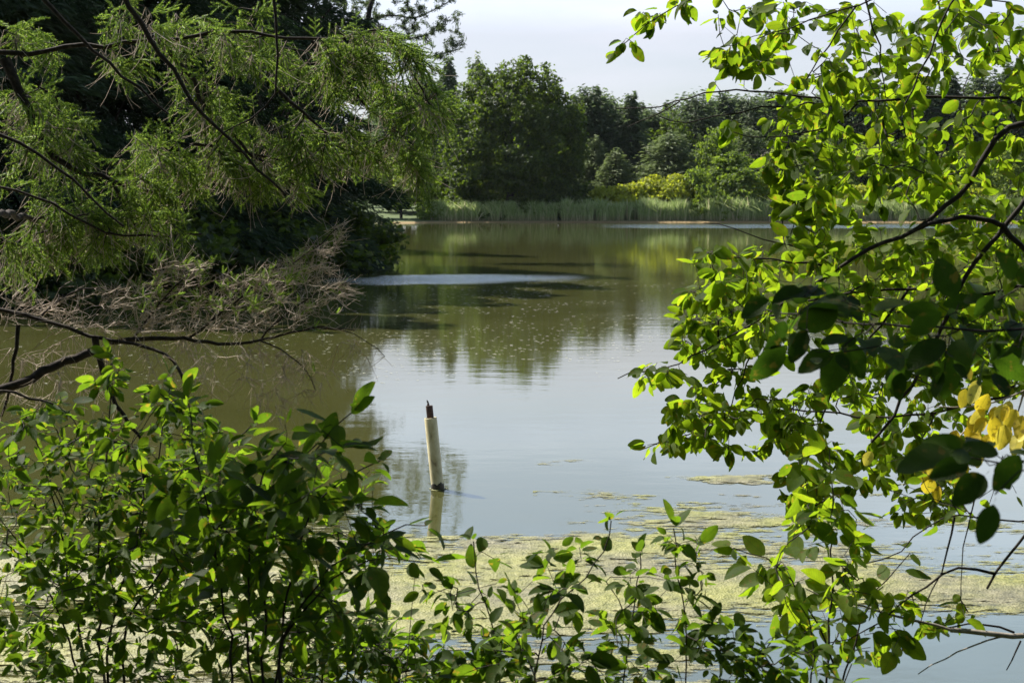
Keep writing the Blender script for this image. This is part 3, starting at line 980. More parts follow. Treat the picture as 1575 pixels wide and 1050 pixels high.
def trunk_mesh(h, r, rng, limbs=0, spread=2.0, mat='bark', low=0.3):
    G = Geo()
    z = np.linspace(-0.3, h, 9); wob = np.cumsum(rng.normal(0, 0.02 * h / 9, (9, 2)), 0)
    V, F, U = tube(np.c_[wob, z], r * (1 - 0.85 * np.linspace(0, 1, 9)), 7); G.add(V, F, U)
    for i in range(limbs):
        t = rng.uniform(low, 0.8); a_ = rng.uniform(0, 6.28); k = int(t * 8)
        p0 = np.array([wob[k, 0], wob[k, 1], z[k]])
        d = np.array([math.cos(a_), math.sin(a_), rng.uniform(0.3, 1.0)]) * spread * rng.uniform(0.6, 1.1) * (1.2 - t)
        s = np.linspace(0, 1, 5)[:, None]
        V, F, U = tube(p0 + d * s + np.array([0, 0, 0.25 * spread]) * s ** 2, r * 0.4 * (1 - 0.8 * s[:, 0]), 5); G.add(V, F, U)
    return mesh_from('trunk', np.concatenate(G.V), np.concatenate(G.F), M[mat], np.concatenate(G.U))


def stand(name, label, cat, px, depth, crown, trunk, sxy=1.0, sz=1.0, rot=0.0, group=None, x=None):
    X = (px - 787.5) / FPX * depth * 1.0 if x is None else x
    z = float(max(ground_z(np.array([X]), np.array([depth]))[0], -0.1))
    root = empty(name, (X, depth, z), label, cat, group)
    for nm, me in (('trunk', trunk), ('crown', crown)):
        if me is None: continue
        o = bpy.data.objects.new(nm, me); C.objects.link(o); o.parent = root
    root.scale = (sxy, sxy, sz); root.rotation_euler = (0, 0, rot)
    return root


def height_for(top_py, depth):
    """height of something whose tip shows at row top_py when standing depth metres away"""
    return float(at(787, top_py, depth)[2]) - 0.6


GF = 'trees along the far shore'
rt = np.random.default_rng(3)
# the big round maple (lobes traced to its outline, real depth)
D = 157.0
pm = D / FPX


def lob(px, py, rpx, rpy, dy=0.0):
    p = at(px, py, D)
    return (p[0] - at(785, 340, D)[0], dy, p[2] - 0.6, rpx * pm, rpx * pm * 1.0, rpy * pm)


maple_lobes = [lob(790, 112, 44, 30), lob(742, 132, 42, 34, 0.5), lob(838, 135, 40, 36, 0.4), lob(712, 175, 34, 36, -1), lob(870, 178, 36, 44, 0.5),
               lob(780, 165, 50, 44, -3), lob(830, 200, 46, 48, -2.5), lob(735, 210, 44, 42, -3), lob(700, 235, 32, 40, 0), lob(885, 230, 30, 50, 0),
               lob(790, 240, 60, 50, -3.5), lob(750, 275, 60, 36, -1.5), lob(840, 275, 60, 38, -1), lob(700, 285, 36, 32, 0), lob(880, 290, 34, 30, 0),
               lob(810, 150, 60, 40, 4), lob(760, 220, 70, 60, 5), lob(850, 230, 50, 60, 5), lob(800, 300, 80, 24, 0)]


def sub_lobes(lobes, rng, k=5):
    out = []
    for l in lobes:
        out.append((l[0], l[1], l[2], l[3] * .75, l[4] * .75, l[5] * .75))
        for i in range(k):
            u = unit(rng.normal(0, 1, 3)); s_ = rng.uniform(0.30, 0.48)
            out.append((l[0] + u[0] * l[3] * .68, l[1] + u[1] * l[4] * .68, l[2] + u[2] * l[5] * .68, l[3] * s_, l[4] * s_, l[5] * s_))
    return out


stand('maple_tree', 'huge round dark green maple, tallest tree on the far shore', 'tree', 785, D,
      broad_mesh(sub_lobes(maple_lobes, rt), 52000, 0.36, 'maple_leaf', rt), trunk_mesh(13, 0.55, rt, 9, 5.0))

BR = [(h, rw, broad_mesh(rand_lobes(h, rw, h * 0.08, rt, kk), nn, 0.34, m_, rt), trunk_mesh(h * 0.8, 0.18, rt, 4, 1.6))
      for h, rw, kk, nn, m_ in [(10, 4.2, 12, 9000, 'broad_leaf'), (10, 3.4, 10, 8000, 'broad_leaf'), (8, 4.5, 12, 9000, 'willow_leaf'), (8, 3.6, 10, 8000, 'willow_leaf'), (10, 4.4, 12, 9000, 'maple_leaf')]]
BU = [(3, 2.4, broad_mesh(rand_lobes(3, 2.4, 0.0, rt, 10), 3600, 0.24, m_, rt), trunk_mesh(1.8, 0.05, rt, 3, 0.7)) for m_ in ('yellow_bush', 'yellow_bush', 'broad_leaf', 'maple_leaf')]
CO = [(12, rw, conifer_mesh(12, rw, int(nn * 1.2), 0.36, m_, rt, base=bs_, droop=dr_, asp=0.6, gappy=gp_, power=pw_, nbs=11, fuzzy=0.16), trunk_mesh(11.8, 0.2, rt, 8, 1.2, low=0.1))
      for rw, nn, m_, bs_, dr_, gp_, pw_ in [(3.0, 8500, 'pine_needle', .12, .1, .15, .42), (2.6, 8000, 'pine_needle', .10, .2, .1, .65), (3.2, 8500, 'pine_needle', .2, -.05, .25, .36),
                                             (2.4, 7500, 'pale_pine', .08, .1, .15, .5), (2.9, 8000, 'pale_pine', .15, 0.0, .2, .42)]]


def far_tree(kind, idx, px, top, depth, wpx, label):
    pool = {'C': CO, 'B': BR, 'U': BU}[kind]
    h, rw, crown, trunk = pool[idx]
    H = height_for(top, depth); W = wpx / 2 * depth / FPX
    nm, cat = {'C': ('pine_tree', 'tree'), 'B': ('leafy_tree', 'tree'), 'U': ('bush', 'bush')}[kind]
    stand(nm, label, cat, px, depth, crown, trunk, W / (rw * 0.92) * (1.65 if kind == 'C' else 1.25), H / (h * 1.0), rt.uniform(0, 6.28),
          {'C': 'pines of the far wood', 'B': 'broadleaf trees of the far shore', 'U': 'bushes behind the far reeds'}[kind])


TREES = [
    # conifers behind the spruce shore and beside the maple
    ('C', 0, 655, 118, 176, 70, 'grey green pine half hidden behind the hanging spruce tips'),
    ('C', 1, 690, 100, 184, 54, 'slim pine tip just before the maple outline begins'),
    ('C', 3, 733, 96, 186, 46, 'pine tip poking up over the maple shoulder'),
    ('C', 0, 612, 150, 172, 70, 'dim pine between near spruce and far pines'),
    ('C', 0, 905, 142, 172, 80, 'dark pine touching the maple on its reed side'),
    ('C', 2, 930, 150, 176, 74, 'pine with broad shaggy top behind slim pale pine'),
    ('C', 1, 968, 152, 170, 66, 'sharply pointed pine standing clear between maple and bare twig'),
    ('C', 0, 1000, 178, 178, 66, 'low round topped pine behind the sharply pointed one'),
    ('B', 4, 1030, 168, 174, 70, 'dark broadleaf tree rising between two pine groups'),
    ('C', 2, 1066, 150, 178, 74, 'flat topped pine under the bare twig fork'),
    ('C', 0, 1108, 152, 182, 70, 'pine behind the bright ash like tree'),
    ('C', 2, 1146, 152, 180, 70, 'bushy topped pine beneath the bare horizontal branch'),
    ('C', 0, 1186, 150, 184, 72, 'pine seen under the first hanging leaf clusters'),
    ('C', 1, 1228, 152, 180, 66, 'dark narrow pine between leaf clusters'),
    ('C', 2, 1270, 146, 186, 80, 'broad pine behind the cherry leaves, second past narrow one'),
    ('C', 0, 1318, 150, 182, 76, 'pine behind the long horizontal cherry branch'),
    ('C', 2, 1362, 140, 186, 76, 'pine behind the steep cherry limb'),
    ('C', 0, 1408, 138, 184, 74, 'pine left of the forked cherry limb'),
    ('C', 1, 1452, 124, 184, 72, 'tall pine seen through upper cherry leaves'),
    ('C', 2, 1500, 118, 182, 80, 'tall shaggy pine behind the thick cherry limb'),
    ('C', 0, 1548, 108, 180, 80, 'tallest pine of the wood, at the frame edge'),
    ('C', 1, 1600, 112, 180, 80, 'pine just outside the picture edge'),
    # middle storey
    ('C', 3, 945, 232, 163, 48, 'small pale pine in front of the dark pines'),
    ('C', 3, 913, 215, 167, 44, 'pale pine beside the maple skirt'),
    ('C', 4, 1028, 205, 164, 74, 'broad pale grey green pine in mid wood'),
    ('C', 4, 1150, 200, 170, 66, 'pale pine behind the bright green tree'),
    ('B', 0, 1100, 192, 160, 74, 'bright green ash like tree above the bushes'),
    ('B', 1, 1120, 232, 157, 96, 'rounded mid green tree touching the reeds gap'),
    ('B', 2, 1195, 228, 161, 80, 'light willowy tree right of the bright ash'),
    ('B', 3, 1245, 205, 163, 86, 'pale willowy tree under hanging cherry leaves'),
    ('B', 2, 1320, 222, 161, 110, 'wide pale willow behind the cherry twigs'),
    ('B', 0, 1395, 215, 163, 100, 'green tree behind thick cherry fork'),
    ('B', 3, 1470, 228, 161, 100, 'pale willow between the cherry forks'),
    ('B', 2, 1550, 215, 163, 110, 'willow at the frame edge behind leaves'),
    ('B', 4, 645, 215, 166, 84, 'hazy willow in the gap between spruces and maple'),
    ('B', 3, 618, 235, 153, 76, 'dull green willow by the spruce shore corner'),
    ('B', 4, 672, 258, 160, 50, 'dark low tree below the maple edge, pond corner'),
    # bushes
    ('U', 0, 925, 284, 156, 58, 'yellow green bush at the foot of the maple'),
    ('U', 1, 962, 278, 156, 70, 'yellow green bush, second from the maple'),
    ('U', 0, 1003, 266, 157, 76, 'tall yellow bush midway between maple and ash'),
    ('U', 1, 1042, 262, 156, 66, 'bright bush beside the dark round shrub'),
    ('U', 2, 1075, 252, 154.6, 62, 'round mid green shrub above the reeds end'),
    ('U', 2, 1120, 262, 154.4, 70, 'dark green shrub over the grassy gap'),
    ('U', 1, 1165, 266, 156, 80, 'yellow bush right of the grassy gap'),
    ('U', 2, 1205, 278, 155.4, 60, 'green bush behind tall reeds'),
    ('U', 0, 1255, 276, 156, 76, 'yellow bush half behind hanging leaves'),
    ('U', 1, 1325, 280, 156, 80, 'bright bush behind the cherry twigs'),
    ('U', 2, 1400, 278, 156, 90, 'green bush behind the thick cherry limb'),
    ('U', 0, 1480, 282, 156, 90, 'yellow bush past the cherry fork'),
    ('U', 3, 885, 288, 155, 56, 'dark bush in the maple shade'),
    ('U', 3, 850, 292, 154.6, 60, 'shaded bush under the maple, reed side'),
    ('U', 3, 800, 294, 154.6, 64, 'shaded bush under the maple centre'),
    ('U', 3, 745, 292, 154.6, 60, 'shaded bush under the maple, spruce side'),
    ('U', 3, 700, 288, 154.6, 56, 'dark bush behind the short reeds'),
    ('U', 2, 655, 292, 153.0, 52, 'dull bush by the pond corner'),
]
for t in TREES:
    far_tree(*t)

# second row of the wood, closing the view between the front pines
for i in range(34):
    x_ = 600 + i * 31 + rt.uniform(-9, 9)
    tp_ = 168 + rt.uniform(-6, 14) - max(0, (x_ - 1350) / 300 * 30)
    d_ = rt.uniform(192, 212)
    h, rw, crown, trunk = CO[(0, 2, 1)[i % 3]]
    stand('pine_tree', 'dark pine in the closed back row of the far wood', 'tree', x_, d_, crown, trunk, 1.9 * rt.uniform(.9, 1.15), height_for(tp_, d_) / h, rt.uniform(0, 6), 'back row of the far wood')

# grey leafless snag in the middle storey
sx = (1172 - 787.5) / FPX * 158
rs_ = np.random.default_rng(77)
zb = float(ground_z(np.array([sx]), np.array([158.0]))[0])
tg = np.c_[sx + rs_.normal(0, 1.4, 160), 158 + rs_.normal(0, 1.2, 160), zb + rs_.uniform(2, 7.6, 160)]
plant('dead_tree', 'grey leafless tree between the green ash and the willow', 'tree', (sx, 158, zb),
      [(np.array([(sx, 158, zb - .2), (sx + .1, 158, zb + 2), (sx - .1, 158, zb + 4.5), (sx, 158, zb + 7)]), 0.12, 0.03)], tg, rs_, 0.5, bark='mast', rtip=0.018, sides=3, main_name='trunk')

# ------------------------------------------------------------------ dark spruces on the left shore
rd = np.random.default_rng(5)
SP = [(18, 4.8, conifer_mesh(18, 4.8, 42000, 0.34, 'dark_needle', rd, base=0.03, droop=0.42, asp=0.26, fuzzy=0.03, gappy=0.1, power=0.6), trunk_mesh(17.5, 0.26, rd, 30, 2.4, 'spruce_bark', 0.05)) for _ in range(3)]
SPR = [
    (470, 58, 120, 'dark spruce at the tip of the near headland'),
    (400, 53, 120, 'dark spruce second from the headland tip'),
    (320, 49, 125, 'dark spruce behind the dead twigs'),
    (235, 46, 130, 'dark spruce behind the hanging green tufts'),
    (140, 43, 130, 'dark spruce behind the steep thin branch'),
    (45, 40, 140, 'dark spruce behind the rough bent limb'),
    (-50, 38, 140, 'dark spruce at the picture edge'),
    (360, 62, 120, 'dark spruce in the second row, near headland'),
    (190, 60, 120, 'dark spruce in the second row, mid headland'),
    (60, 56, 120, 'dark spruce in the second row, deep in the wood'),
    (505, 74, 70, 'slimmer spruce beyond the headland tip'),
]
for i, (px_, dp_, wp_, lb_) in enumerate(SPR):
    h, rw, crown, trunk = SP[i % 3]
    wv = 4.6 if i < 10 else 3.4
    stand('spruce_tree', lb_, 'tree', px_, dp_, crown, trunk, wv / 4.8 * rd.uniform(0.92, 1.05), rd.uniform(0.9, 1.1), rd.uniform(0, 6), 'dark spruces of the left bank')
# low scrub that closes the headland's shore line under the spruces
for i, (px_, dp_, lb_) in enumerate([(530, 57.5, 'dark waterside bush at the headland tip'), (470, 52.5, 'dark waterside bush below the headland spruces'), (380, 47, 'dark waterside bush behind dead twigs'),
                                     (290, 43, 'dark waterside bush under the green tufts'), (200, 40, 'dark waterside bush near the shaded bank'), (90, 37, 'dark waterside bush behind the rough limb')]):
    h, rw, crown, trunk = BU[3]
    stand('bush', lb_, 'bush', px_, dp_, crown, trunk, 1.15, 0.9, i * 1.3, 'waterside bushes of the left bank')

# larch leaning out beyond the headland: limbs reach right against the sky
rl = np.random.default_rng(15)
DL = 64
lb = at(440, 400, DL); lz = float(ground_z(np.array([lb[0]]), np.array([lb[1]]))[0])


def pl(pts, d=DL): return path(pts, d)


lmain = [(np.concatenate([[[lb[0], DL, lz]], pl([(470, 250), (515, 130), (555, 55), (575, 0), (590, -60), (600, -140)])]), 0.22, 0.08),
         (pl([(566, 30), (600, 22), (640, 30), (680, 10), (705, -8)]), 0.05, 0.012),
         (pl([(556, 52), (590, 50), (630, 62), (670, 50), (706, 22)]), 0.05, 0.012),
         (pl([(548, 66), (600, 72), (640, 85), (680, 88), (712, 72)]), 0.05, 0.012),
         (pl([(580, -10), (620, -14), (660, -4), (700, 2)]), 0.05, 0.012),
         (pl([(560, 40), (530, 20), (505, -5)]), 0.025, 0.008),
         (pl([(590, -60), (640, -50), (690, -40)]), 0.025, 0.008)]
ltg = np.concatenate([poly_points([(505, -10), (560, 0), (640, 0), (700, 20), (715, 60), (690, 90), (640, 98), (600, 84), (560, 70)], 170, (DL - 1, DL + 1), rl),
                      poly_points([(520, -120), (690, -80), (700, 0), (540, 0)], 60, (DL - 1, DL + 1), rl)])
root, P, r, mi, ch = plant('larch_tree', 'thin feathery larch reaching over the headland against the sky', 'tree', (lb[0], DL, lz), lmain, ltg, rl, 0.38, bark='bark', rtip=0.011, sides=3)
LP = []; LD = []
for ix in ch + mi[1:]:
    for k in range(1, len(ix)):
        T = P[ix[k]] - P[ix[k - 1]]
        for c in range(16):
            LP.append(P[ix[k - 1]] + T * rl.random() + rl.normal(0, 0.06, 3)); LD.append(T / (np.linalg.norm(T) + 1e-9) + rl.normal(0, 0.5, 3) + [0, 0, -0.3])
V, F = cards(np.array(LP), 0.22, rl, 0.16, None, 1.0, np.array(LD))
obj('foliage', V, F, M['pine_needle'], root, smooth=False)

# ------------------------------------------------------------------ near spruce on the left: limbs, hanging tufts, dead twigs
rn = np.random.default_rng(21)


def tuft(seed, n=84, L_=0.12):
    """one hanging shoot covered in short needles"""
    r = np.random.default_rng(seed)
    t = np.linspace(0.02, 1, n); a_ = np.arange(n) * 2.4 + r.uniform(0, 6)
    bend = r.uniform(-0.25, 0.25, 2)
    c = np.stack([bend[0] * t ** 2 * 0.5, t, bend[1] * t ** 2 * 0.5], -1)
    ln = 0.19 * (1 - 0.45 * t ** 3) * r.uniform(0.8, 1.15, n)
    d = np.stack([np.cos(a_) * 0.85, 0.65 * np.ones(n), np.sin(a_) * 0.85], -1)
    tip = c + d * ln[:, None]
    sd = unit(np.cross(d, np.array([0.3, 1, 0.2]))) * 0.021
    V = np.stack([c - sd, c + sd, tip], 1).reshape(-1, 3)
    F = np.arange(n * 3).reshape(-1, 3)
    # thin stem
    s = 0.008
    q = len(V)
    V = np.concatenate([V, [(-s, 0, 0), (s, 0, 0), (bend[0] * .5, 1, bend[1] * .5), (0, 0, -s), (0, 0, s)]])
    F = np.concatenate([F, [(q, q + 1, q + 2), (q + 3, q + 4, q + 2)]])
    return V, F, np.zeros((len(V), 2))


TUFTS = [tuft(100 + i) for i in range(5)]


def frond(seed):
    """a flat spruce spray: main shoot with paired side shoots, every shoot a brush of short needles"""
    r = np.random.default_rng(seed)
    sh = [((0, 0, 0), (0, 1, 0), 1.0, 60)]
    for k in range(6):
        t = 0.10 + 0.135 * k + r.uniform(-.03, .03); sd = 1 if k % 2 else -1
        a_ = math.radians(r.uniform(34, 58)); l_ = 0.55 * (1 - 0.5 * t) * r.uniform(0.65, 1.15)
        sh.append(((0, t, 0), (sd * math.sin(a_), math.cos(a_), r.uniform(-.5, .1)), l_, int(44 * l_ / 0.5) + 10))
    VV = []; FF = []; q = 0
    for p0, d0, l_, n in sh:
        p0 = np.array(p0, float); d0 = unit(np.array(d0, float))
        t = np.linspace(0.06, 1, n); c = p0 + d0 * l_ * t[:, None] + np.array([0, 0, -0.12]) * (t ** 2)[:, None] * l_
        e1 = unit(np.cross(d0, [0.1, 0.2, 1.0])); e2 = np.cross(d0, e1)
        a_ = np.arange(n) * 2.4 + r.uniform(0, 6)
        dd_ = e1 * np.cos(a_)[:, None] + e2 * np.sin(a_)[:, None] * 0.8 + d0 * 0.5
        ln = 0.068 * r.uniform(0.8, 1.15, n) * np.where(t > .9, .85, 1)
        tip = c + dd_ * ln[:, None]
        w_ = unit(np.cross(dd_, r.normal(0, 1, (n, 3)))) * 0.0085
        VV.append(np.stack([c - w_, c + w_, tip], 1).reshape(-1, 3)); FF.append(np.arange(n * 3).reshape(-1, 3) + q); q += n * 3
        tt = np.linspace(0, 1, 5)[:, None]
        ax = p0 + d0 * l_ * tt + np.array([0, 0, -0.12]) * tt ** 2 * l_
        Vt, Ft, _ = tube(ax, np.array([0.005, 0.013, 0.015, 0.014, 0.008]), 4)
        Ft = np.concatenate([Ft[:, [0, 1, 2]], Ft[:, [0, 2, 3]]])
        VV.append(Vt); FF.append(Ft + q); q += len(Vt)
    V = np.concatenate(VV)
    return V, np.concatenate(FF), np.zeros((len(V), 2))


FRONDS = [frond(300 + i) for i in range(5)]


def place_merged(root, name, pos, d, n, size, temps, mat, rng, kind='stuff'):
    R = frames(d, n); G = Geo(); kd = rng.integers(0, len(temps), len(pos))
    for k in range(len(temps)):
        ix = np.where(kd == k)[0]
        if not len(ix): continue
        V, F, U = temps[k]
        W = np.einsum('nij,vj->nvi', R[ix] * size[ix][:, None, None], V) + pos[ix][:, None, :]
        G.add(W.reshape(-1, 3), (F[None] + (np.arange(len(ix)) * len(V))[:, None, None]).reshape(-1, 3), np.tile(U, (len(ix), 1)))
    o = G.build(name, mat, root, smooth=False)
    return tag(o, kind=kind)


T0 = np.array([-5.5, 5.0])      # trunk of the near spruce, outside the frame
tz = float(ground_z(T0[:1], T0[1:])[0])
dS = 6.6


def from_trunk(pts, z_off=0.25, d0=dS, d1=dS):
    a_ = path(pts, d0, d1)
    t0 = np.array([T0[0], T0[1], a_[0][2] + z_off])
    return np.concatenate([[t0], a_])


s_mains = [
    (from_trunk([(-20, 84), (80, 78), (150, 70), (240, 62), (330, 53), (380, 45), (430, 58), (480, 64), (540, 54), (600, 44)], 0.15, 6.6, 6.9), 0.030, 0.005),
    (path([(8, 92), (22, 122), (40, 160), (60, 205), (72, 240), (105, 262), (140, 272), (175, 277), (220, 290), (262, 305)], 6.6, 6.5), 0.026, 0.006),
    (path([(150, -60), (195, -5), (212, 40), (250, 82), (275, 120), (295, 160), (330, 190), (348, 207), (400, 260), (440, 300)], 6.3), 0.014, 0.005),
    (path([(20, -60), (60, -5), (100, 35), (145, 78), (200, 122), (230, 145), (260, 176)], 5.9), 0.012, 0.004),
    (path([(-60, 180), (0, 206), (60, 236), (110, 272), (150, 310), (190, 348)], 5.6), 0.009, 0.004),
    (from_trunk([(-20, 286), (60, 298), (95, 318), (130, 345), (190, 367), (240, 362), (310, 360)], 0.2, 6.2, 6.4), 0.016, 0.004),
    (from_trunk([(-20, 324), (60, 337)], 0.1, 5.4), 0.022, 0.012),
    (path([(243, 62), (282, 95), (300, 140), (318, 170), (345, 202), (400, 245), (470, 300)], 6.7), 0.014, 0.004),
    (path([(415, -60), (421, 0), (427, 60), (430, 100), (429, 142), (400, 180), (360, 195)], 6.4), 0.009, 0.003),
    (path([(429, 140), (455, 165), (485, 190), (503, 205)], 6.4), 0.010, 0.005),
    (path([(600, 46), (625, 100), (650, 140), (670, 170), (700, 188)], 6.9), 0.006, 0.0025),
    (path([(480, 64), (520, 110), (560, 160), (610, 200), (640, 228)], 6.9), 0.008, 0.003),
    (path([(172, 276), (185, 300), (200, 335), (215, 372)], 6.5), 0.010, 0.004),
    (path([(300, 222), (360, 230), (430, 250), (520, 262)], 6.8), 0.008, 0.003),
]
s_polys = [
    ([(0, 45), (80, 40), (85, 72), (0, 84)], 14, (6.5, 7.0)),
    ([(140, 35), (190, 8), (260, 20), (300, 60), (240, 100), (190, 130), (160, 90)], 34, (6.4, 7.1)),
    ([(280, 30), (340, 10), (400, 40), (360, 80), (300, 90)], 18, (6.5, 7.2)),
    ([(300, 60), (600, 45), (640, 80), (620, 100), (640, 150), (560, 200), (480, 160), (400, 120), (330, 110)], 66, (6.6, 7.3)),
    ([(520, 60), (600, 45), (650, 120), (705, 188), (640, 200), (570, 190), (520, 120)], 46, (6.7, 7.3)),
    ([(240, 130), (310, 120), (330, 190), (290, 200)], 12, (6.4, 7.0)),
    ([(320, 130), (420, 180), (520, 200), (620, 215), (650, 240), (560, 245), (480, 250), (440, 310), (400, 290), (340, 320), (290, 310), (270, 240), (310, 215)], 120, (6.4, 7.2)),
    ([(520, 215), (600, 215), (648, 240), (630, 262), (560, 250)], 30, (6.7, 7.2)),
    ([(170, 230), (290, 215), (300, 300), (200, 330), (170, 280)], 46, (6.4, 7.1)),
    ([(0, 130), (60, 140), (110, 140), (130, 200), (120, 290), (60, 300), (0, 300)], 60, (6.4, 7.2)),
    ([(0, 300), (60, 300), (120, 330), (110, 380), (50, 390), (0, 440)], 46, (6.3, 7.0)),
    ([(130, 300), (250, 300), (260, 350), (200, 370), (110, 380)], 40, (6.3, 7.0)),
]
tgl = []
for p, n, d in s_polys:                      # hanging tresses: short plumb strings of target points
    cen = poly_points(p, max(3, int(n / 1.9)), d, rn)
    for c_ in cen:
        for q_ in range(rn.integers(1, 4)):
            tgl.append(c_ + np.array([0.045 * q_ + rn.normal(0, .015), rn.normal(0, .02), 0.05 - 0.04 * q_]))
targets = np.array(tgl)
root, P, r, mi, ch = plant('spruce_tree', 'near spruce with sunlit drooping green tufts, branches crossing the upper corner', 'tree', (T0[0], T0[1], tz), s_mains, targets, rn, 0.085,
                           bark='spruce_bark', sides=4, sag=0.12, rtip=0.0016)
near_spruce = root
V, F, U = tube(np.array([(T0[0], T0[1], tz - 0.3), (T0[0] + .05, T0[1], 3.5), (T0[0], T0[1], 8), (T0[0], T0[1], 14)]), np.array([0.22, 0.18, 0.12, 0.02]), 12)
obj('trunk', V, F, M['spruce_bark'], root, U)
# flat sprays of needles along the living twigs, the outer ones drooping
pos = []; dd = []; nn = []; ss = []
for ix in ch:
    m = len(ix)
    for k in range(1, m):
        if k < 0.25 * m: continue
        T = unit(P[ix[k]] - P[ix[k - 1]])
        for c in range(1 + (k == m - 1) * 3):
            if rn.random() < (0.85 if k < m - 1 else 0.36): continue
            pos.append(P[ix[k - 1]] + (P[ix[k]] - P[ix[k - 1]]) * rn.random())
            hang = rn.random() < 0.55
            dd.append(T * 0.55 + np.array([rn.normal(0.35, .35), rn.normal(0, .35), -0.75 if hang else 0.0]))
            nn.append(np.array([0, -0.4, 0.6]) + rn.normal(0, .5, 3)); ss.append(rn.uniform(0.10, 0.20) * (1 if hang else 0.8))
place_merged(root, 'foliage', np.array(pos), np.array(dd), np.array(nn), np.array(ss), FRONDS, M['needle'], rn)
print('fronds', len(pos))
# bare drooping twiglets among the tufts
G = Geo()
for i in range(2000):
    ix = ch[rn.integers(0, len(ch))]; p = P[ix[rn.integers(0, len(ix))]]
    m = 6; l_ = rn.uniform(0.08, 0.26); dv = np.array([rn.normal(0, .5), rn.normal(0, .3), -1.0]); dv /= np.linalg.norm(dv)
    s = np.linspace(0, 1, m)[:, None]
    Q = p + dv * l_ * s + np.array([rn.normal(0, .05), 0, rn.uniform(0, .06)]) * (s ** 2) + rn.normal(0, .004, (m, 3)) * s
    V, F, U = tube(Q, np.linspace(0.0018, 0.0009, m), 3); G.add(V, F, U)
tag(G.build('bare_twigs', M['dead'], root), kind='stuff')
# upper crown of the same spruce, above the picture: shades the shrubs below
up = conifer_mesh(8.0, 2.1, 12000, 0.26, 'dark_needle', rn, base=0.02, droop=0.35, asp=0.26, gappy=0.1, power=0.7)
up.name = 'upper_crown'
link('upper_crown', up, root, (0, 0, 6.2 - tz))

# lower dead limb of a second spruce, with the pale twig tangle
T1 = np.array([-4.6, 5.6]); t1z = float(ground_z(T1[:1], T1[1:])[0])
dD = 6.0
d_mains = [
    (np.concatenate([[[T1[0], T1[1], at(-20, 470, dD)[2]]], path([(-10, 474), (60, 490), (130, 515), (200, 528), (255, 541), (275, 560), (288, 600)], dD, 5.8)]), 0.024, 0.006),
    (path([(160, 524), (215, 520), (290, 520), (350, 531), (400, 524), (440, 515), (490, 500), (545, 508)], dD, 6.4), 0.012, 0.003),
    (path([(146, 518), (152, 550), (165, 595), (185, 635), (205, 662), (222, 682)], 5.9), 0.016, 0.006),
    (np.concatenate([[[T1[0], T1[1], 1.55]], path([(0, 603), (40, 588), (85, 560), (125, 545), (150, 538)], 5.8, 6.0)]), 0.034, 0.018),
    (np.concatenate([[[T1[0], T1[1], 1.8]], path([(0, 597), (45, 610), (82, 621)], 5.5, 5.5)]), 0.012, 0.005),
    (path([(28, 500), (24, 550), (12, 610), (2, 640)], 5.9), 0.010, 0.005),
    (path([(290, 520), (340, 480), (400, 440), (460, 400), (500, 368), (520, 350)], 6.3), 0.006, 0.0022),
    (path([(400, 524), (440, 480), (490, 450), (545, 430)], 6.4), 0.005, 0.002),
    (path([(200, 528), (240, 470), (290, 420), (340, 402)], 6.2), 0.006, 0.002),
    (path([(400, 524), (440, 540), (470, 560), (485, 600)], 6.2), 0.004, 0.002),
    (path([(60, 490), (100, 450), (150, 440), (210, 450)], 6.1), 0.005, 0.002),
    (path([(480, 505), (530, 508), (560, 520), (592, 548)], 6.4), 0.003, 0.0014),
]
d_polys = [
    ([(230, 410), (300, 398), (380, 420), (430, 402), (480, 440), (540, 430), (550, 440), (520, 490), (470, 500), (300, 525), (200, 520), (220, 460)], 330, (5.9, 6.8)),
    ([(430, 400), (470, 378), (510, 345), (530, 370), (505, 400), (520, 430), (460, 440)], 70, (6.1, 6.6)),
    ([(0, 440), (100, 450), (230, 430), (230, 520), (130, 515), (60, 490), (0, 480)], 120, (5.8, 6.6)),
    ([(0, 490), (140, 520), (300, 530), (540, 512), (590, 545), (540, 560), (480, 600), (380, 600), (260, 620), (100, 600), (0, 640)], 95, (5.8, 6.6)),
    ([(430, 530), (490, 560), (490, 620), (430, 640), (370, 600)], 26, (6.0, 6.4)),
]
dt = np.concatenate([poly_points(p, n, d, rn) for p, n, d in d_polys])
root, P, r, mi, ch = plant('spruce_tree', 'dead lower spruce limb over the water, tangle of pale bare twigs, few green tips', 'tree', (T1[0], T1[1], t1z), d_mains, dt, rn, 0.05,
                           bark='spruce_bark', sides=3, sag=-0.10, rtip=0.0011, jit=0.2, twig_mat='dead')
V, F, U = tube(np.array([(T1[0], T1[1], t1z - .3), (T1[0], T1[1], 2.2), (T1[0] - .1, T1[1], 4.6), (T1[0] - .2, T1[1], 7)]), np.array([0.12, 0.10, 0.07, 0.02]), 10)
obj('trunk', V, F, M['spruce_bark'], root, U)
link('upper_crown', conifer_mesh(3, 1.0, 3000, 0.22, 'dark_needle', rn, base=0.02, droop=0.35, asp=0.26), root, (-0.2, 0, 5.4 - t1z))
G = Geo(); pos = []; dd = []; ss = []
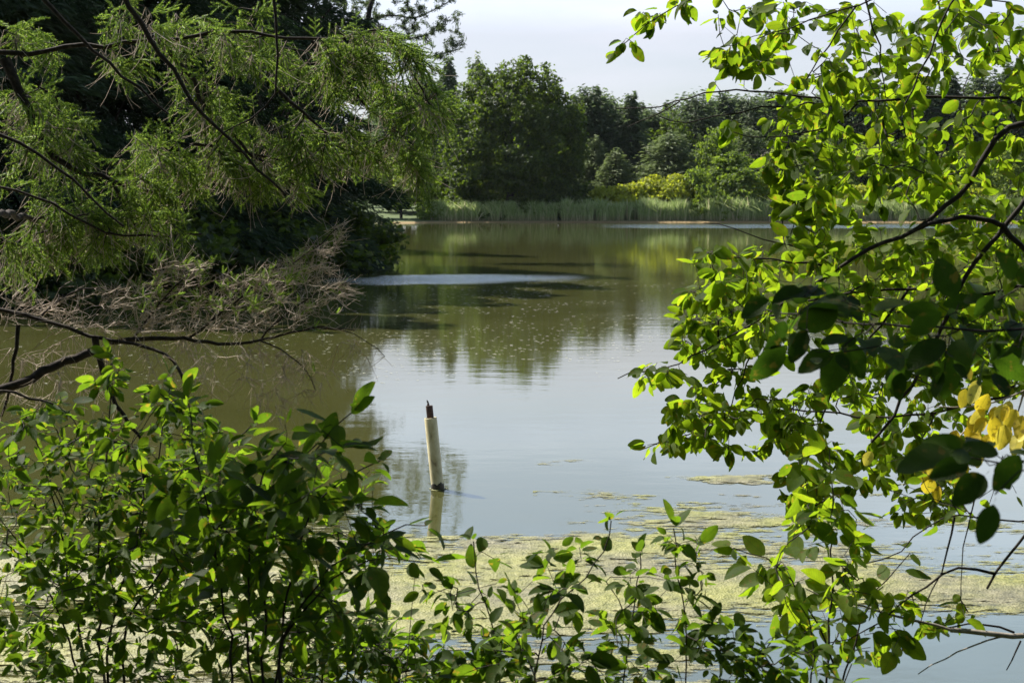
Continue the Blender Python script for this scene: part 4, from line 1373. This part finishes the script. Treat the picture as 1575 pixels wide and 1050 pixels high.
for ix in ch + mi[1:]:
    for k in range(1, len(ix)):
        px_, py_, _ = project(P[ix[k]][None]); low = py_[0] > 515
        for c in range(3):
            if rn.random() < 0.25: continue
            m = 5; l_ = rn.uniform(0.02, 0.085) * (1.7 if low else 1)
            dv = rn.normal(0, 1, 3) * np.array([1, .5, .6]) + (np.array([0, 0, -1.2]) if low else np.array([0.6, 0, 0.45])); dv /= np.linalg.norm(dv)
            s = np.linspace(0, 1, m)[:, None]
            Q = P[ix[k]] + dv * l_ * s + rn.normal(0, .25, 3) * l_ * s ** 2 + rn.normal(0, .002, (m, 3)) * s
            V, F, U = tube(Q, np.linspace(0.0012, 0.0006, m), 3); G.add(V, F, U)
        if 210 < px_[0] < 470 and 385 < py_[0] < 480 and rn.random() < 0.42 or (px_[0] > 470 and rn.random() < 0.05):
            for c in range(2):
                pos.append(P[ix[k]]); dd.append(rn.normal(0, 1, 3) + [0.3, 0, 0.5]); ss.append(rn.uniform(0.03, 0.06))
tag(G.build('bare_twigs', M['dead'], root), kind='stuff')
place_merged(root, 'green_tips', np.array(pos), np.array(dd), rn.normal(0, 1, (len(pos), 3)), np.array(ss), TUFTS, M['needle'], rn)

# ------------------------------------------------------------------ leafy cherry on the right
rc = np.random.default_rng(33)
TC = np.array([3.6, 5.0]); cz = float(ground_z(TC[:1], TC[1:])[0])
dC = 4.85


def ctr(pts, z0, d0=dC, d1=dC):
    return np.concatenate([[[TC[0], TC[1], z0]], path(pts, d0, d1)])


c_mains = [
    (ctr([(1600, 186), (1548, 192), (1522, 207), (1508, 255), (1484, 296), (1448, 326), (1412, 352), (1350, 378), (1290, 412), (1235, 452), (1200, 470)], 3.35), 0.024, 0.005),
    (ctr([(1600, 272), (1565, 318), (1543, 348), (1505, 400), (1472, 440), (1452, 500), (1420, 560), (1380, 630), (1340, 680)], 2.9), 0.020, 0.005),
    (path([(1543, 348), (1500, 332), (1448, 333), (1412, 352)], dC), 0.009, 0.007),
    (path([(1540, 345), (1558, 372), (1600, 410)], dC), 0.011, 0.008),
    (ctr([(1600, 152), (1500, 152), (1430, 147), (1370, 155), (1315, 160), (1250, 148), (1170, 142), (1078, 142), (1046, 156), (1003, 171), (948, 167)], 3.3, 5.2, 5.6), 0.011, 0.0022),
    (path([(1046, 156), (1012, 178), (965, 196)], 5.6), 0.003, 0.0018),
    (path([(1315, 160), (1260, 160), (1195, 163), (1130, 170), (1062, 193), (1022, 190), (1012, 178)], 5.4), 0.004, 0.0018),
    (path([(1318, 160), (1290, 195), (1220, 208), (1160, 217), (1128, 203)], 5.3), 0.004, 0.0015),
    (ctr([(1500, -60), (1470, -5), (1445, 40), (1425, 100), (1408, 130), (1392, 160)], 3.7), 0.010, 0.003),
    (path([(1322, -60), (1334, 0), (1342, 40), (1350, 80), (1362, 150)], 5.0), 0.005, 0.002),
    (ctr([(1560, -90), (1420, -40), (1318, 8), (1250, 30), (1200, 45), (1165, 60)], 3.8), 0.010, 0.002),
    (path([(1318, 8), (1280, 60), (1235, 130)], 5.1), 0.004, 0.002),
    (ctr([(1600, -40), (1400, -70), (1180, -45), (1075, -10), (1020, 20), (960, 68)], 3.85, 5.2, 5.4), 0.008, 0.0018),
    (ctr([(1600, 440), (1500, 455), (1400, 440), (1300, 450), (1220, 470), (1150, 500), (1080, 540), (1010, 570), (950, 582)], 2.75, 5.2, 5.4), 0.012, 0.002),
    (path([(1290, 412), (1220, 400), (1160, 400), (1110, 392), (1068, 388)], 5.2), 0.005, 0.0018),
    (path([(1300, 415), (1240, 385), (1180, 368), (1130, 352), (1082, 343)], 5.2), 0.004, 0.0016),
    (ctr([(1600, 600), (1500, 620), (1420, 640), (1330, 640), (1230, 630), (1140, 640), (1060, 665), (990, 690)], 2.1, 5.2, 5.5), 0.010, 0.002),
    (path([(1400, 440), (1340, 520), (1280, 600), (1250, 680), (1230, 760), (1222, 800)], 5.3), 0.006, 0.002),
    (path([(1180, 500), (1160, 540), (1130, 600), (1110, 660)], 5.3), 0.004, 0.0018),
]
c_polys = [
    ([(930, 88), (945, 70), (975, 58), (965, 92)], 3, (5.3, 5.5)),
    ([(960, 15), (1040, -10), (1075, 5), (1020, 55), (1000, 45)], 7, (5.2, 5.5)),
    ([(1095, 60), (1105, 0), (1160, -10), (1240, 40), (1200, 110), (1140, 112), (1100, 95)], 34, (5.0, 5.6)),
    ([(1180, 0), (1575, 0), (1575, 330), (1480, 330), (1400, 300), (1300, 350), (1205, 340), (1205, 300), (1240, 280), (1200, 215), (1180, 165), (1215, 130), (1240, 90), (1200, 40)], 270, (4.8, 6.2)),
    ([(1110, 185), (1135, 185), (1135, 212), (1112, 210)], 3, (5.3, 5.4)),
    ([(1165, 225), (1230, 215), (1250, 250), (1210, 300), (1180, 260)], 10, (5.2, 5.4)),
    ([(1200, 290), (1240, 280), (1290, 340), (1240, 350), (1195, 345)], 14, (5.1, 5.5)),
    ([(1045, 400), (1075, 385), (1130, 392), (1195, 360), (1290, 350), (1420, 360), (1575, 330), (1575, 520), (1290, 515), (1200, 520), (1120, 520), (1065, 480), (1060, 440)], 250, (4.8, 6.2)),
    ([(1050, 480), (1180, 500), (1195, 560), (1100, 600), (1040, 585), (945, 585), (985, 565), (1040, 545)], 60, (5.1, 5.7)),
    ([(1290, 510), (1575, 520), (1575, 640), (1500, 680), (1430, 700), (1340, 720), (1230, 680), (1180, 600), (1290, 590)], 150, (4.9, 6.2)),
    ([(1040, 610), (1180, 590), (1250, 660), (1230, 700), (1150, 690), (1080, 685), (985, 695), (1020, 660)], 66, (5.1, 5.7)),
    ([(1190, 680), (1330, 680), (1400, 700), (1330, 740), (1280, 790), (1240, 790), (1205, 750)], 26, (5.0, 5.6)),
    ([(1360, 720), (1440, 690), (1500, 720), (1470, 790), (1400, 800), (1370, 770)], 26, (5.2, 6.0)),
]
ct = np.concatenate([poly_points(p, n, d, rc) for p, n, d in c_polys])
# the rest of the crown, above the picture
top_t = np.c_[rc.uniform(2.6, 6.5, 160), rc.uniform(3.2, 6.0, 160), rc.uniform(4.3, 6.8, 160)]
c_mains.append((np.array([(TC[0], TC[1], 3.6), (TC[0] - .6, TC[1] + .3, 4.6), (TC[0] - 1.6, TC[1] + .8, 5.5)]), 0.05, 0.012))
c_mains.append((np.array([(TC[0], TC[1], 3.6), (TC[0] + .8, TC[1] + .3, 4.8), (TC[0] + 1.6, TC[1] + 1.2, 5.9)]), 0.05, 0.012))
root, P, r, mi, ch = plant('cherry_tree', 'sunlit bright green cherry hanging over the water beside the frame edge', 'tree', (TC[0], TC[1], cz), c_mains,
                           np.concatenate([ct, top_t]), rc, 0.06, sides=4, rtip=0.0011, sag=0.05)
V, F, U = tube(np.array([(TC[0] + .1, TC[1] - .1, cz - .3), (TC[0] + .05, TC[1], 1.6), (TC[0], TC[1], 2.8), (TC[0], TC[1], 3.8), (TC[0] + .1, TC[1] + .1, 5)]), np.array([0.11, 0.09, 0.07, 0.05, 0.03]), 12)
obj('trunk', V, F, M['bark'], root, U)
pos, dd, nn, ss = leaf_spots(P, ch, rc, per=1.45, start=0.25, tip=3, up=0.35, down=0.7, size=0.066, facing=np.array([0.0, -0.25, 0]))
px_, py_, _ = project(pos)
yel = (px_ > 1405) & (in_poly(px_, py_, [(1405, 740), (1440, 640), (1480, 600), (1585, 590), (1585, 680), (1500, 690), (1440, 740)])) & (rc.random(len(pos)) < 0.35)
place_leaves(root, pos[~yel], dd[~yel], nn[~yel], ss[~yel], OVATE, M['cherry_leaf'], rc)
# the yellow spray
yp = np.array([at(x_, y_, 4.4) for x_, y_ in [(1575, 615), (1560, 640), (1545, 650), (1525, 632), (1512, 628), (1500, 640), (1488, 645), (1478, 660), (1500, 655), (1515, 648), (1470, 650), (1460, 672), (1448, 690),
                                               (1440, 700), (1432, 708), (1452, 680), (1535, 640), (1568, 650), (1425, 715), (1490, 628), (1522, 615), (1500, 585), (1480, 570), (1445, 745), (1575, 660), (1340, 690), (1555, 628)]])
yp = np.concatenate([yp, yp[:22] + rc.normal(0, 0.035, (22, 3)) + [0.01, -0.15, 0.02]])
yp = yp + rc.normal(0, 0.02, yp.shape)
yd = np.array([(rc.normal(-0.3, .3), rc.normal(0, .3), -1) for _ in yp]); yn = np.array([(rc.normal(-0.3, .4), -0.8 + rc.normal(0, .3), 0.4) for _ in yp])
place_leaves(root, yp, yd, yn, rc.uniform(0.055, 0.08, len(yp)), OVATE, M['yellow_leaf'], rc, label='yellow autumn leaf')
G = Geo()
for pts in ([(1600, 590), (1560, 608), (1520, 624), (1478, 628), (1440, 625)], [(1520, 624), (1490, 655), (1460, 690), (1430, 720)], [(1575, 600), (1565, 640), (1560, 650)]):
    V, F, U = tube(resample(path(pts, 4.42), 0.05), np.linspace(0.004, 0.0015, len(resample(path(pts, 4.42), 0.05))), 5); G.add(V, F, U)
G.build('pale_twig', M['pale_bark'], root)


# ------------------------------------------------------------------ dark near branch of another tree, in shade
rk = np.random.default_rng(44)
TK = np.array([2.3, 1.9]); kz = float(ground_z(TK[:1], TK[1:])[0])
dK = 2.75
k_mains = [
    (np.concatenate([[[TK[0], TK[1], 2.2]], path([(1680, 500), (1575, 512), (1480, 505), (1400, 495), (1330, 500), (1270, 492), (1200, 478), (1150, 470)], 2.6, 3.1)]), 0.007, 0.0015),
    (np.concatenate([[[TK[0], TK[1], 2.0]], path([(1700, 700), (1600, 715), (1540, 700), (1500, 705)], 2.3, 2.3)]), 0.005, 0.0015),
    (np.concatenate([[[TK[0], TK[1], 2.0]], path([(1700, 700), (1600, 705), (1540, 735), (1530, 760)], 2.0, 2.0)]), 0.005, 0.0012),
]
kt = np.concatenate([poly_points([(1160, 460), (1220, 440), (1330, 450), (1400, 480), (1575, 430), (1575, 580), (1480, 580), (1400, 560), (1330, 575), (1270, 560), (1250, 515), (1170, 530)], 50, (2.6, 3.1), rk),
                     poly_points([(1470, 690), (1575, 680), (1575, 730), (1490, 735)], 4, (2.2, 2.4), rk)])
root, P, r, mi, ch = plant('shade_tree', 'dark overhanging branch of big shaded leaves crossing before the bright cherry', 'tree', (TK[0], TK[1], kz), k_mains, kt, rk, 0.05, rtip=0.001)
V, F, U = tube(np.array([(TK[0], TK[1], kz - .3), (TK[0], TK[1], 2), (TK[0] - .1, TK[1], 4), (TK[0] - .4, TK[1] + .6, 6.2)]), np.array([0.08, 0.07, 0.05, 0.02]), 10)
obj('trunk', V, F, M['bark'], root, U)
pos, dd, nn, ss = leaf_spots(P, ch, rk, per=0.55, start=0.4, tip=1, up=0.5, down=0.35, size=0.080, facing=np.array([0, -0.9, 0]))
xp = np.array([at(1532, 765, 2.0), at(1500, 712, 2.25), at(1575, 690, 2.2), at(1545, 700, 2.3)])
pos = np.concatenate([pos, xp]); dd = np.concatenate([dd, [(-0.3, 0, -1), (-1, 0, -.3), (-.4, 0, -.6), (-.8, 0, .2)]]); nn = np.concatenate([nn, [(0, -1, .2), (.1, -.8, .6), (0, -1, .3), (0, -.7, .7)]])
ss = np.concatenate([ss, [0.062, 0.066, 0.07, 0.062]])
place_leaves(root, pos, dd, nn, ss, OVATE, M['shade_toned_leaf'], rk)

# unseen broad tree added left of the camera, crown clusters placed to cast shade
rh = np.random.default_rng(51)
TH = np.array([-3.2, 1.0]); hz_ = float(ground_z(TH[:1], TH[1:])[0])
ht = np.concatenate([np.c_[rh.uniform(-5.0, -2.4, 170), rh.uniform(3.6, 6.2, 170), rh.uniform(5.8, 7.4, 170)],
                     np.c_[rh.uniform(-2.4, 0.6, 340), rh.uniform(2.6, 5.5, 340), rh.uniform(5.8, 7.4, 340)],
                     np.c_[rh.uniform(-2, 4.8, 380), rh.uniform(-3.5, 3.0, 380), rh.uniform(5.6, 7.6, 380)]])
hm = [(np.array([(TH[0], TH[1], 3.0), (-3.2, 2.0, 4.6), (-3.2, 3.6, 6.0), (-3.4, 5.8, 6.6)]), 0.08, 0.02), (np.array([(TH[0], TH[1], 3.0), (-2.4, 1.8, 4.8), (-1.2, 3.0, 6.2), (-.2, 4.2, 6.6)]), 0.07, 0.02)]
root, P, r, mi, ch = plant('unseen_canopy_tree', 'unseen broadleaf tree beside the viewpoint, crown shaped to shade the bank', 'tree', (TH[0], TH[1], hz_), hm, ht, rh, 0.16, rtip=0.003)
V, F, U = tube(np.array([(TH[0], TH[1], hz_ - .3), (TH[0], TH[1], 1.8), (TH[0], TH[1], 3.0), (TH[0] - .3, TH[1], 5), (TH[0] - .4, TH[1], 8)]), np.array([0.16, 0.14, 0.12, 0.09, 0.03]), 12)
obj('trunk', V, F, M['bark'], root, U)
pos, dd, nn, ss = leaf_spots(P, ch, rh, per=1.6, start=0.2, tip=3, up=1.0, down=0.2, size=0.15)
place_merged(root, 'crown', pos, dd, nn, ss, [t for t in OVATE[:3]], M['shrub_leaf'], rh, kind='thing')


# unseen spruces added behind the viewpoint to block sky fill
for i, (x_, y_, k_) in enumerate([(-9, -4, 0), (-4.5, -7, 1), (1, -8, 2), (6, -6, 0), (9.5, -1.5, 1), (-12, 1, 2), (4, -13, 1), (-3, -14, 0), (11, -9, 2), (-11, -12, 1)]):
    h, rw, crown, trunk = SP[k_]
    stand('spruce_tree', 'unseen spruce added behind the viewpoint to block sky light', 'tree', 0, y_, crown, trunk, 0.95, 0.9, i * 1.1, 'unseen spruces added behind the viewpoint', x=x_)


# ------------------------------------------------------------------ shrubs on the bank
def gz1(x, y): return float(ground_z(np.array([float(x)]), np.array([float(y)]))[0])


def shrub(name, label, base_px, d, stems, polys, size, rng, temps=SLIM, mat='shrub_leaf', step=0.055, per=1.0, up=0.8, down=0.15, r0=0.007, start=0.3, tip=2, bark='bark', group=None, facing=None, rtip=0.0010):
    bx = (base_px - 787.5) / FPX * d; bz = gz1(bx, d)
    ms = []
    for st in stems:
        pts = path(st, d, d)
        b = np.array([bx + rng.normal(0, 0.05), d + rng.normal(0, 0.05), bz - 0.05])
        mid = (b + pts[0]) / 2 + np.array([(b[0] - pts[0][0]) * 0.15, 0, 0.1])
        ms.append((np.concatenate([[b, mid], pts]), r0, 0.0016))
    tg_ = np.concatenate([poly_points(p, n, dr, rng) for p, n, dr in polys]) if polys else np.zeros((0, 3))
    root, P, r, mi, ch = plant(name, label, 'shrub', (bx, d, bz), ms, tg_, rng, step, bark=bark, sides=4, rtip=rtip, main_name='stem', group=group)
    upper = [ix[int(len(ix) * 0.5):] for ix in mi]
    pos, dd, nn, ss = leaf_spots(P, ch + upper, rng, per=per, start=start, tip=tip, up=up, down=down, size=size, facing=facing)
    place_leaves(root, pos, dd, nn, ss, temps, M[mat], rng)
    return root


rb = np.random.default_rng(61)
GS = 'shrubs on the near bank'
# broad leaved shrub left of the pipe
shrub('broadleaf_shrub', 'large leaved shrub whose arching stems end beside the white pipe', 400, 3.5,
      [[(405, 960), (410, 820), (450, 730), (490, 680), (520, 650), (540, 635)], [(430, 950), (470, 800), (510, 740), (550, 715), (585, 708)], [(440, 960), (520, 860), (570, 830), (620, 815), (655, 808)],
       [(430, 980), (520, 880), (600, 850), (660, 865)], [(380, 960), (380, 820), (400, 720), (440, 680)], [(350, 960), (330, 820), (300, 700), (290, 620)]],
      [([(380, 690), (430, 650), (500, 640), (525, 655), (540, 700), (580, 708), (575, 760), (610, 800), (610, 830), (640, 860), (600, 880), (500, 860), (400, 800), (370, 740)], 62, (3.2, 3.8)),
       ([(330, 760), (500, 800), (600, 880), (560, 960), (430, 980), (330, 940)], 60, (3.3, 4.0)),
       ([(250, 700), (380, 700), (400, 860), (300, 900), (240, 800)], 70, (3.4, 4.1))], 0.076, rb, per=1.0, up=0.9, temps=MIXED, group=GS)
# dense shrub in the bottom corner
shrub('honeysuckle_shrub', 'dense small leaved shrub filling the shaded bottom corner', 130, 4.4,
      [[(120, 960), (90, 800), (60, 690), (40, 640)], [(150, 950), (150, 800), (165, 680), (170, 560)], [(170, 960), (220, 800), (250, 680), (262, 580)], [(190, 960), (300, 800), (330, 700), (390, 650)],
       [(100, 960), (40, 850), (-10, 780)]],
      [([(0, 640), (60, 615), (130, 620), (170, 650), (250, 610), (300, 640), (380, 680), (400, 760), (380, 860), (0, 860)], 300, (4.0, 5.0)),
       ([(0, 850), (400, 850), (420, 1050), (0, 1050)], 240, (3.9, 4.8)),
       ([(150, 540), (180, 530), (190, 600), (150, 610)], 8, (4.2, 4.5)), ([(235, 590), (290, 580), (320, 640), (250, 640)], 14, (4.2, 4.5))], 0.057, rb, per=1.35, up=0.6, temps=MIXED, r0=0.008, group=GS)
# low undergrowth in the middle
shrub('low_shrub', 'low shrub with small leaves between corner shrub and saplings', 520, 4.2,
      [[(500, 1010), (480, 960), (470, 920)], [(540, 1010), (560, 960), (590, 930)], [(600, 1020), (640, 985), (660, 965)]],
      [([(420, 900), (480, 870), (520, 930), (620, 960), (690, 985), (700, 1050), (420, 1050)], 200, (3.9, 4.7))], 0.056, rb, per=1.2, group=GS, temps=MIXED)


def sapling(label, top, d, bx, leafsize, rng, lean=0, extra=None, sides_n=8, per=1.0):
    st = [(bx, 1040), (bx + (top[0] - bx) * .3 + lean, 1040 - (1040 - top[1]) * .4), (top[0] - (top[0] - bx) * .1, top[1] + (1040 - top[1]) * .25), top]
    pl_ = extra or []
    return shrub('sapling', label, bx, d, [st], pl_, leafsize, rng, per=per, up=0.7, down=0.2, r0=0.004, tip=2, group='saplings at the water edge', temps=OVATE, step=0.045)


sapling('sapling with curled tip leaves, first right of the pipe', (728, 832), 3.9, 770, 0.056, rb, 0,
        [([(640, 905), (720, 900), (760, 860), (780, 950), (760, 1000), (690, 950)], 20, (3.7, 4.0))], per=0.8)
sapling('tallest sapling, its tip leaning right in mid picture', (940, 800), 3.7, 820, 0.062, rb, -15,
        [([(790, 870), (880, 830), (920, 800), (900, 880), (880, 960), (800, 980), (770, 930)], 22, (3.5, 3.9)), ([(690, 975), (800, 975), (900, 990), (960, 1050), (700, 1050)], 52, (3.5, 4.1))])
sapling('slim sapling between the two tallest ones', (985, 850), 3.9, 960, 0.053, rb, 0,
        [([(930, 880), (1010, 850), (1050, 880), (1010, 960), (1020, 1040), (940, 1050), (920, 960)], 30, (3.7, 4.1))])
sapling('upright sapling with whorled leaves at its top', (1036, 812), 3.9, 1056, 0.058, rb, 5,
        [([(1010, 820), (1070, 820), (1090, 900), (1100, 930), (1050, 940), (1030, 880)], 14, (3.8, 4.0)), ([(1030, 960), (1120, 950), (1150, 990), (1170, 1050), (1030, 1050)], 32, (3.7, 4.1))])
# shrub under the cherry, bottom right
shrub('dogwood_shrub', 'slender shrub with oval leaves rising below the cherry branches', 1268, 4.3,
      [[(1270, 1040), (1281, 900), (1280, 800), (1276, 690)], [(1290, 1030), (1240, 930), (1200, 870), (1160, 845), (1128, 842)], [(1300, 1030), (1350, 900), (1400, 850)]],
      [([(1145, 850), (1200, 830), (1240, 790), (1290, 790), (1340, 830), (1330, 900), (1280, 930), (1220, 920), (1160, 900)], 34, (4.0, 4.6)),
       ([(1180, 920), (1340, 900), (1400, 930), (1380, 1000), (1280, 1010), (1200, 960)], 30, (4.0, 4.6)),
       ([(1220, 700), (1290, 690), (1310, 800), (1230, 790)], 20, (4.1, 4.5))], 0.076, rb, per=0.8, temps=OVATE, mat='cherry_leaf', up=0.5, down=0.5, group=GS)
shrub('low_shrub', 'sparse low shrub with thin twigs at the bottom edge below the dogwood', 1240, 3.8,
      [[(1200, 1045), (1180, 1010), (1150, 990)], [(1240, 1045), (1260, 990), (1230, 930)], [(1300, 1045), (1310, 1020)]],
      [([(1120, 990), (1200, 960), (1260, 980), (1330, 1040), (1120, 1050)], 26, (3.6, 4.0))], 0.062, rb, per=0.8, group=GS)
# bare and leafy lower branches at the right edge
rr = np.random.default_rng(71)
TL = np.array([2.7, 4.2]); lz2 = gz1(*TL)


def ltr(pts, z0, d0=4.2, d1=4.2): return np.concatenate([[[TL[0], TL[1], z0]], path(pts, d0, d1)])


l_mains = [
    (ltr([(1640, 760), (1575, 818), (1545, 865), (1530, 882), (1518, 905)], 2.0), 0.009, 0.004),
    (ltr([(1640, 800), (1575, 803), (1520, 798), (1470, 793), (1435, 788), (1425, 810), (1400, 842), (1372, 860), (1333, 866)], 1.9), 0.006, 0.0018),
    (path([(1530, 882), (1500, 870), (1460, 868), (1430, 890), (1395, 920), (1350, 960), (1300, 985), (1275, 988)], 4.2), 0.005, 0.0016),
    (path([(1468, 795), (1460, 850), (1435, 900), (1415, 960)], 4.2), 0.004, 0.0014),
    (path([(1505, 730), (1495, 800), (1480, 850), (1478, 900)], 4.3), 0.003, 0.0014),
]
lt_ = np.concatenate([poly_points([(1380, 720), (1500, 700), (1575, 740), (1560, 800), (1440, 800), (1380, 790)], 16, (4.1, 4.8), rr),
                      poly_points([(1330, 920), (1400, 900), (1440, 920), (1500, 930), (1480, 960), (1400, 980), (1340, 1000)], 22, (4.1, 4.4), rr)])
root, P, r, mi, ch = plant('alder_tree', 'thin dark half bare tree over blue water at the bottom edge', 'tree', (TL[0], TL[1], lz2), l_mains, lt_, rr, 0.06, rtip=0.0011)
V, F, U = tube(np.array([(TL[0] + .1, TL[1], lz2 - .3), (TL[0], TL[1], 1.6), (TL[0], TL[1], 2.6), (TL[0] + .2, TL[1], 3.8)]), np.array([0.06, 0.05, 0.035, 0.01]), 10)
obj('trunk', V, F, M['bark'], root, U)
pos, dd, nn, ss = leaf_spots(P, ch, rr, per=0.45, start=0.5, tip=1, up=0.5, down=0.5, size=0.062)
place_leaves(root, pos, dd, nn, ss, OVATE, M['cherry_leaf'], rr)
p_mains = [(ltr([(1640, 972), (1575, 976), (1540, 976), (1500, 974), (1462, 968)], 1.2), 0.013, 0.008), (path([(1462, 968), (1420, 958), (1380, 945), (1350, 938), (1290, 925), (1240, 905)], 4.2), 0.005, 0.0018),
           (path([(1542, 978), (1500, 992), (1465, 1002), (1445, 1015), (1412, 1036)], 4.2), 0.003, 0.0016), (path([(1570, 985), (1562, 1010), (1548, 1030)], 4.2), 0.003, 0.0016),
           (path([(1560, 972), (1530, 958), (1500, 957), (1470, 962), (1440, 966)], 4.25), 0.004, 0.002)]
for i, (pts, a_, b_) in enumerate(p_mains):
    Q = resample(pts, 0.05); Q[1:-1] += rr.normal(0, 0.003, Q[1:-1].shape)
    V, F, U = tube(Q, np.linspace(a_, b_, len(Q)), 7)
    obj('pale_branch', V, F, M['pale_bark'] if i < 3 else M['bark'], root, U)

# bare twiggy stems and low litter plants right along the bank
rg = np.random.default_rng(81)
G = Geo()
for i in range(46):
    px_ = rg.uniform(0, 1350); d = rg.uniform(3.6, 4.8); x = (px_ - 787.5) / FPX * d; z = gz1(x, d)
    h = rg.uniform(0.5, 0.95) * (1.25 if px_ < 650 else 0.75)
    s = np.linspace(0, 1, 8)[:, None]
    Q = np.array([x, d, z]) + np.array([rg.normal(0, .14), rg.normal(0, .1), h]) * s + np.array([rg.normal(0, .2), 0, -.05]) * s ** 3
    V, F, U = tube(Q, np.linspace(0.0028, 0.0009, 8), 4); G.add(V, F, U)
    for j in range(3):
        k = rg.integers(3, 7); q0 = Q[k]; dv = np.array([rg.normal(0, .16), rg.normal(0, .1), rg.uniform(.02, .2)])
        V, F, U = tube(q0 + dv * s + np.array([0, 0, -.04]) * s ** 2, np.linspace(0.0014, 0.0007, 8), 3); G.add(V, F, U)
o = G.build('bare_stems', M['twig'])
tag(o, 'thin bare stems standing among the bank shrubs', kind='stuff')

# undergrowth leaves carpeting the bank below the shrubs
ng = 5200
gx_ = rg.uniform(-3.2, 2.6, ng); gy_ = rg.uniform(2.2, 5.2, ng)
gz_ = ground_z(gx_, gy_) + rg.uniform(0.02, 0.30, ng)
place = np.c_[gx_, gy_, gz_]
R = frames(rg.normal(0, 1, (ng, 3)) * [1, 1, .3], rg.normal(0, .35, (ng, 3)) + [0, 0, 1])
V0, F0, U0 = SLIM[0]
W = np.einsum('nij,vj->nvi', R * rg.uniform(.04, .08, ng)[:, None, None], V0) + place[:, None, :]
o = obj('undergrowth', W.reshape(-1, 3), (F0[None] + (np.arange(ng) * len(V0))[:, None, None]).reshape(-1, 3), M['shrub_leaf'], None, np.tile(U0, (ng, 1)))
tag(o, 'leafy undergrowth covering the near bank', kind='stuff')

# summer haze over the pond
bpy.ops.mesh.primitive_cube_add(size=1)
hz = bpy.context.object
hz.name = 'haze'
hz.dimensions = (1900, 1900, 34)
hz.location = (0, 500, 14.5)
HAZE = 0.00004
m, n, out = new_mat('haze')
pv = N(n, 'ShaderNodeVolumePrincipled')
pv.inputs['Color'].default_value = (0.82, 0.88, 1.0, 1)
pv.inputs['Density'].default_value = HAZE
pv.inputs['Anisotropy'].default_value = 0.3
n.links.new(pv.outputs[0], out.inputs['Volume'])
hz.data.materials.append(m)
tag(hz, 'thin pale summer haze in the air over the pond', kind='stuff')
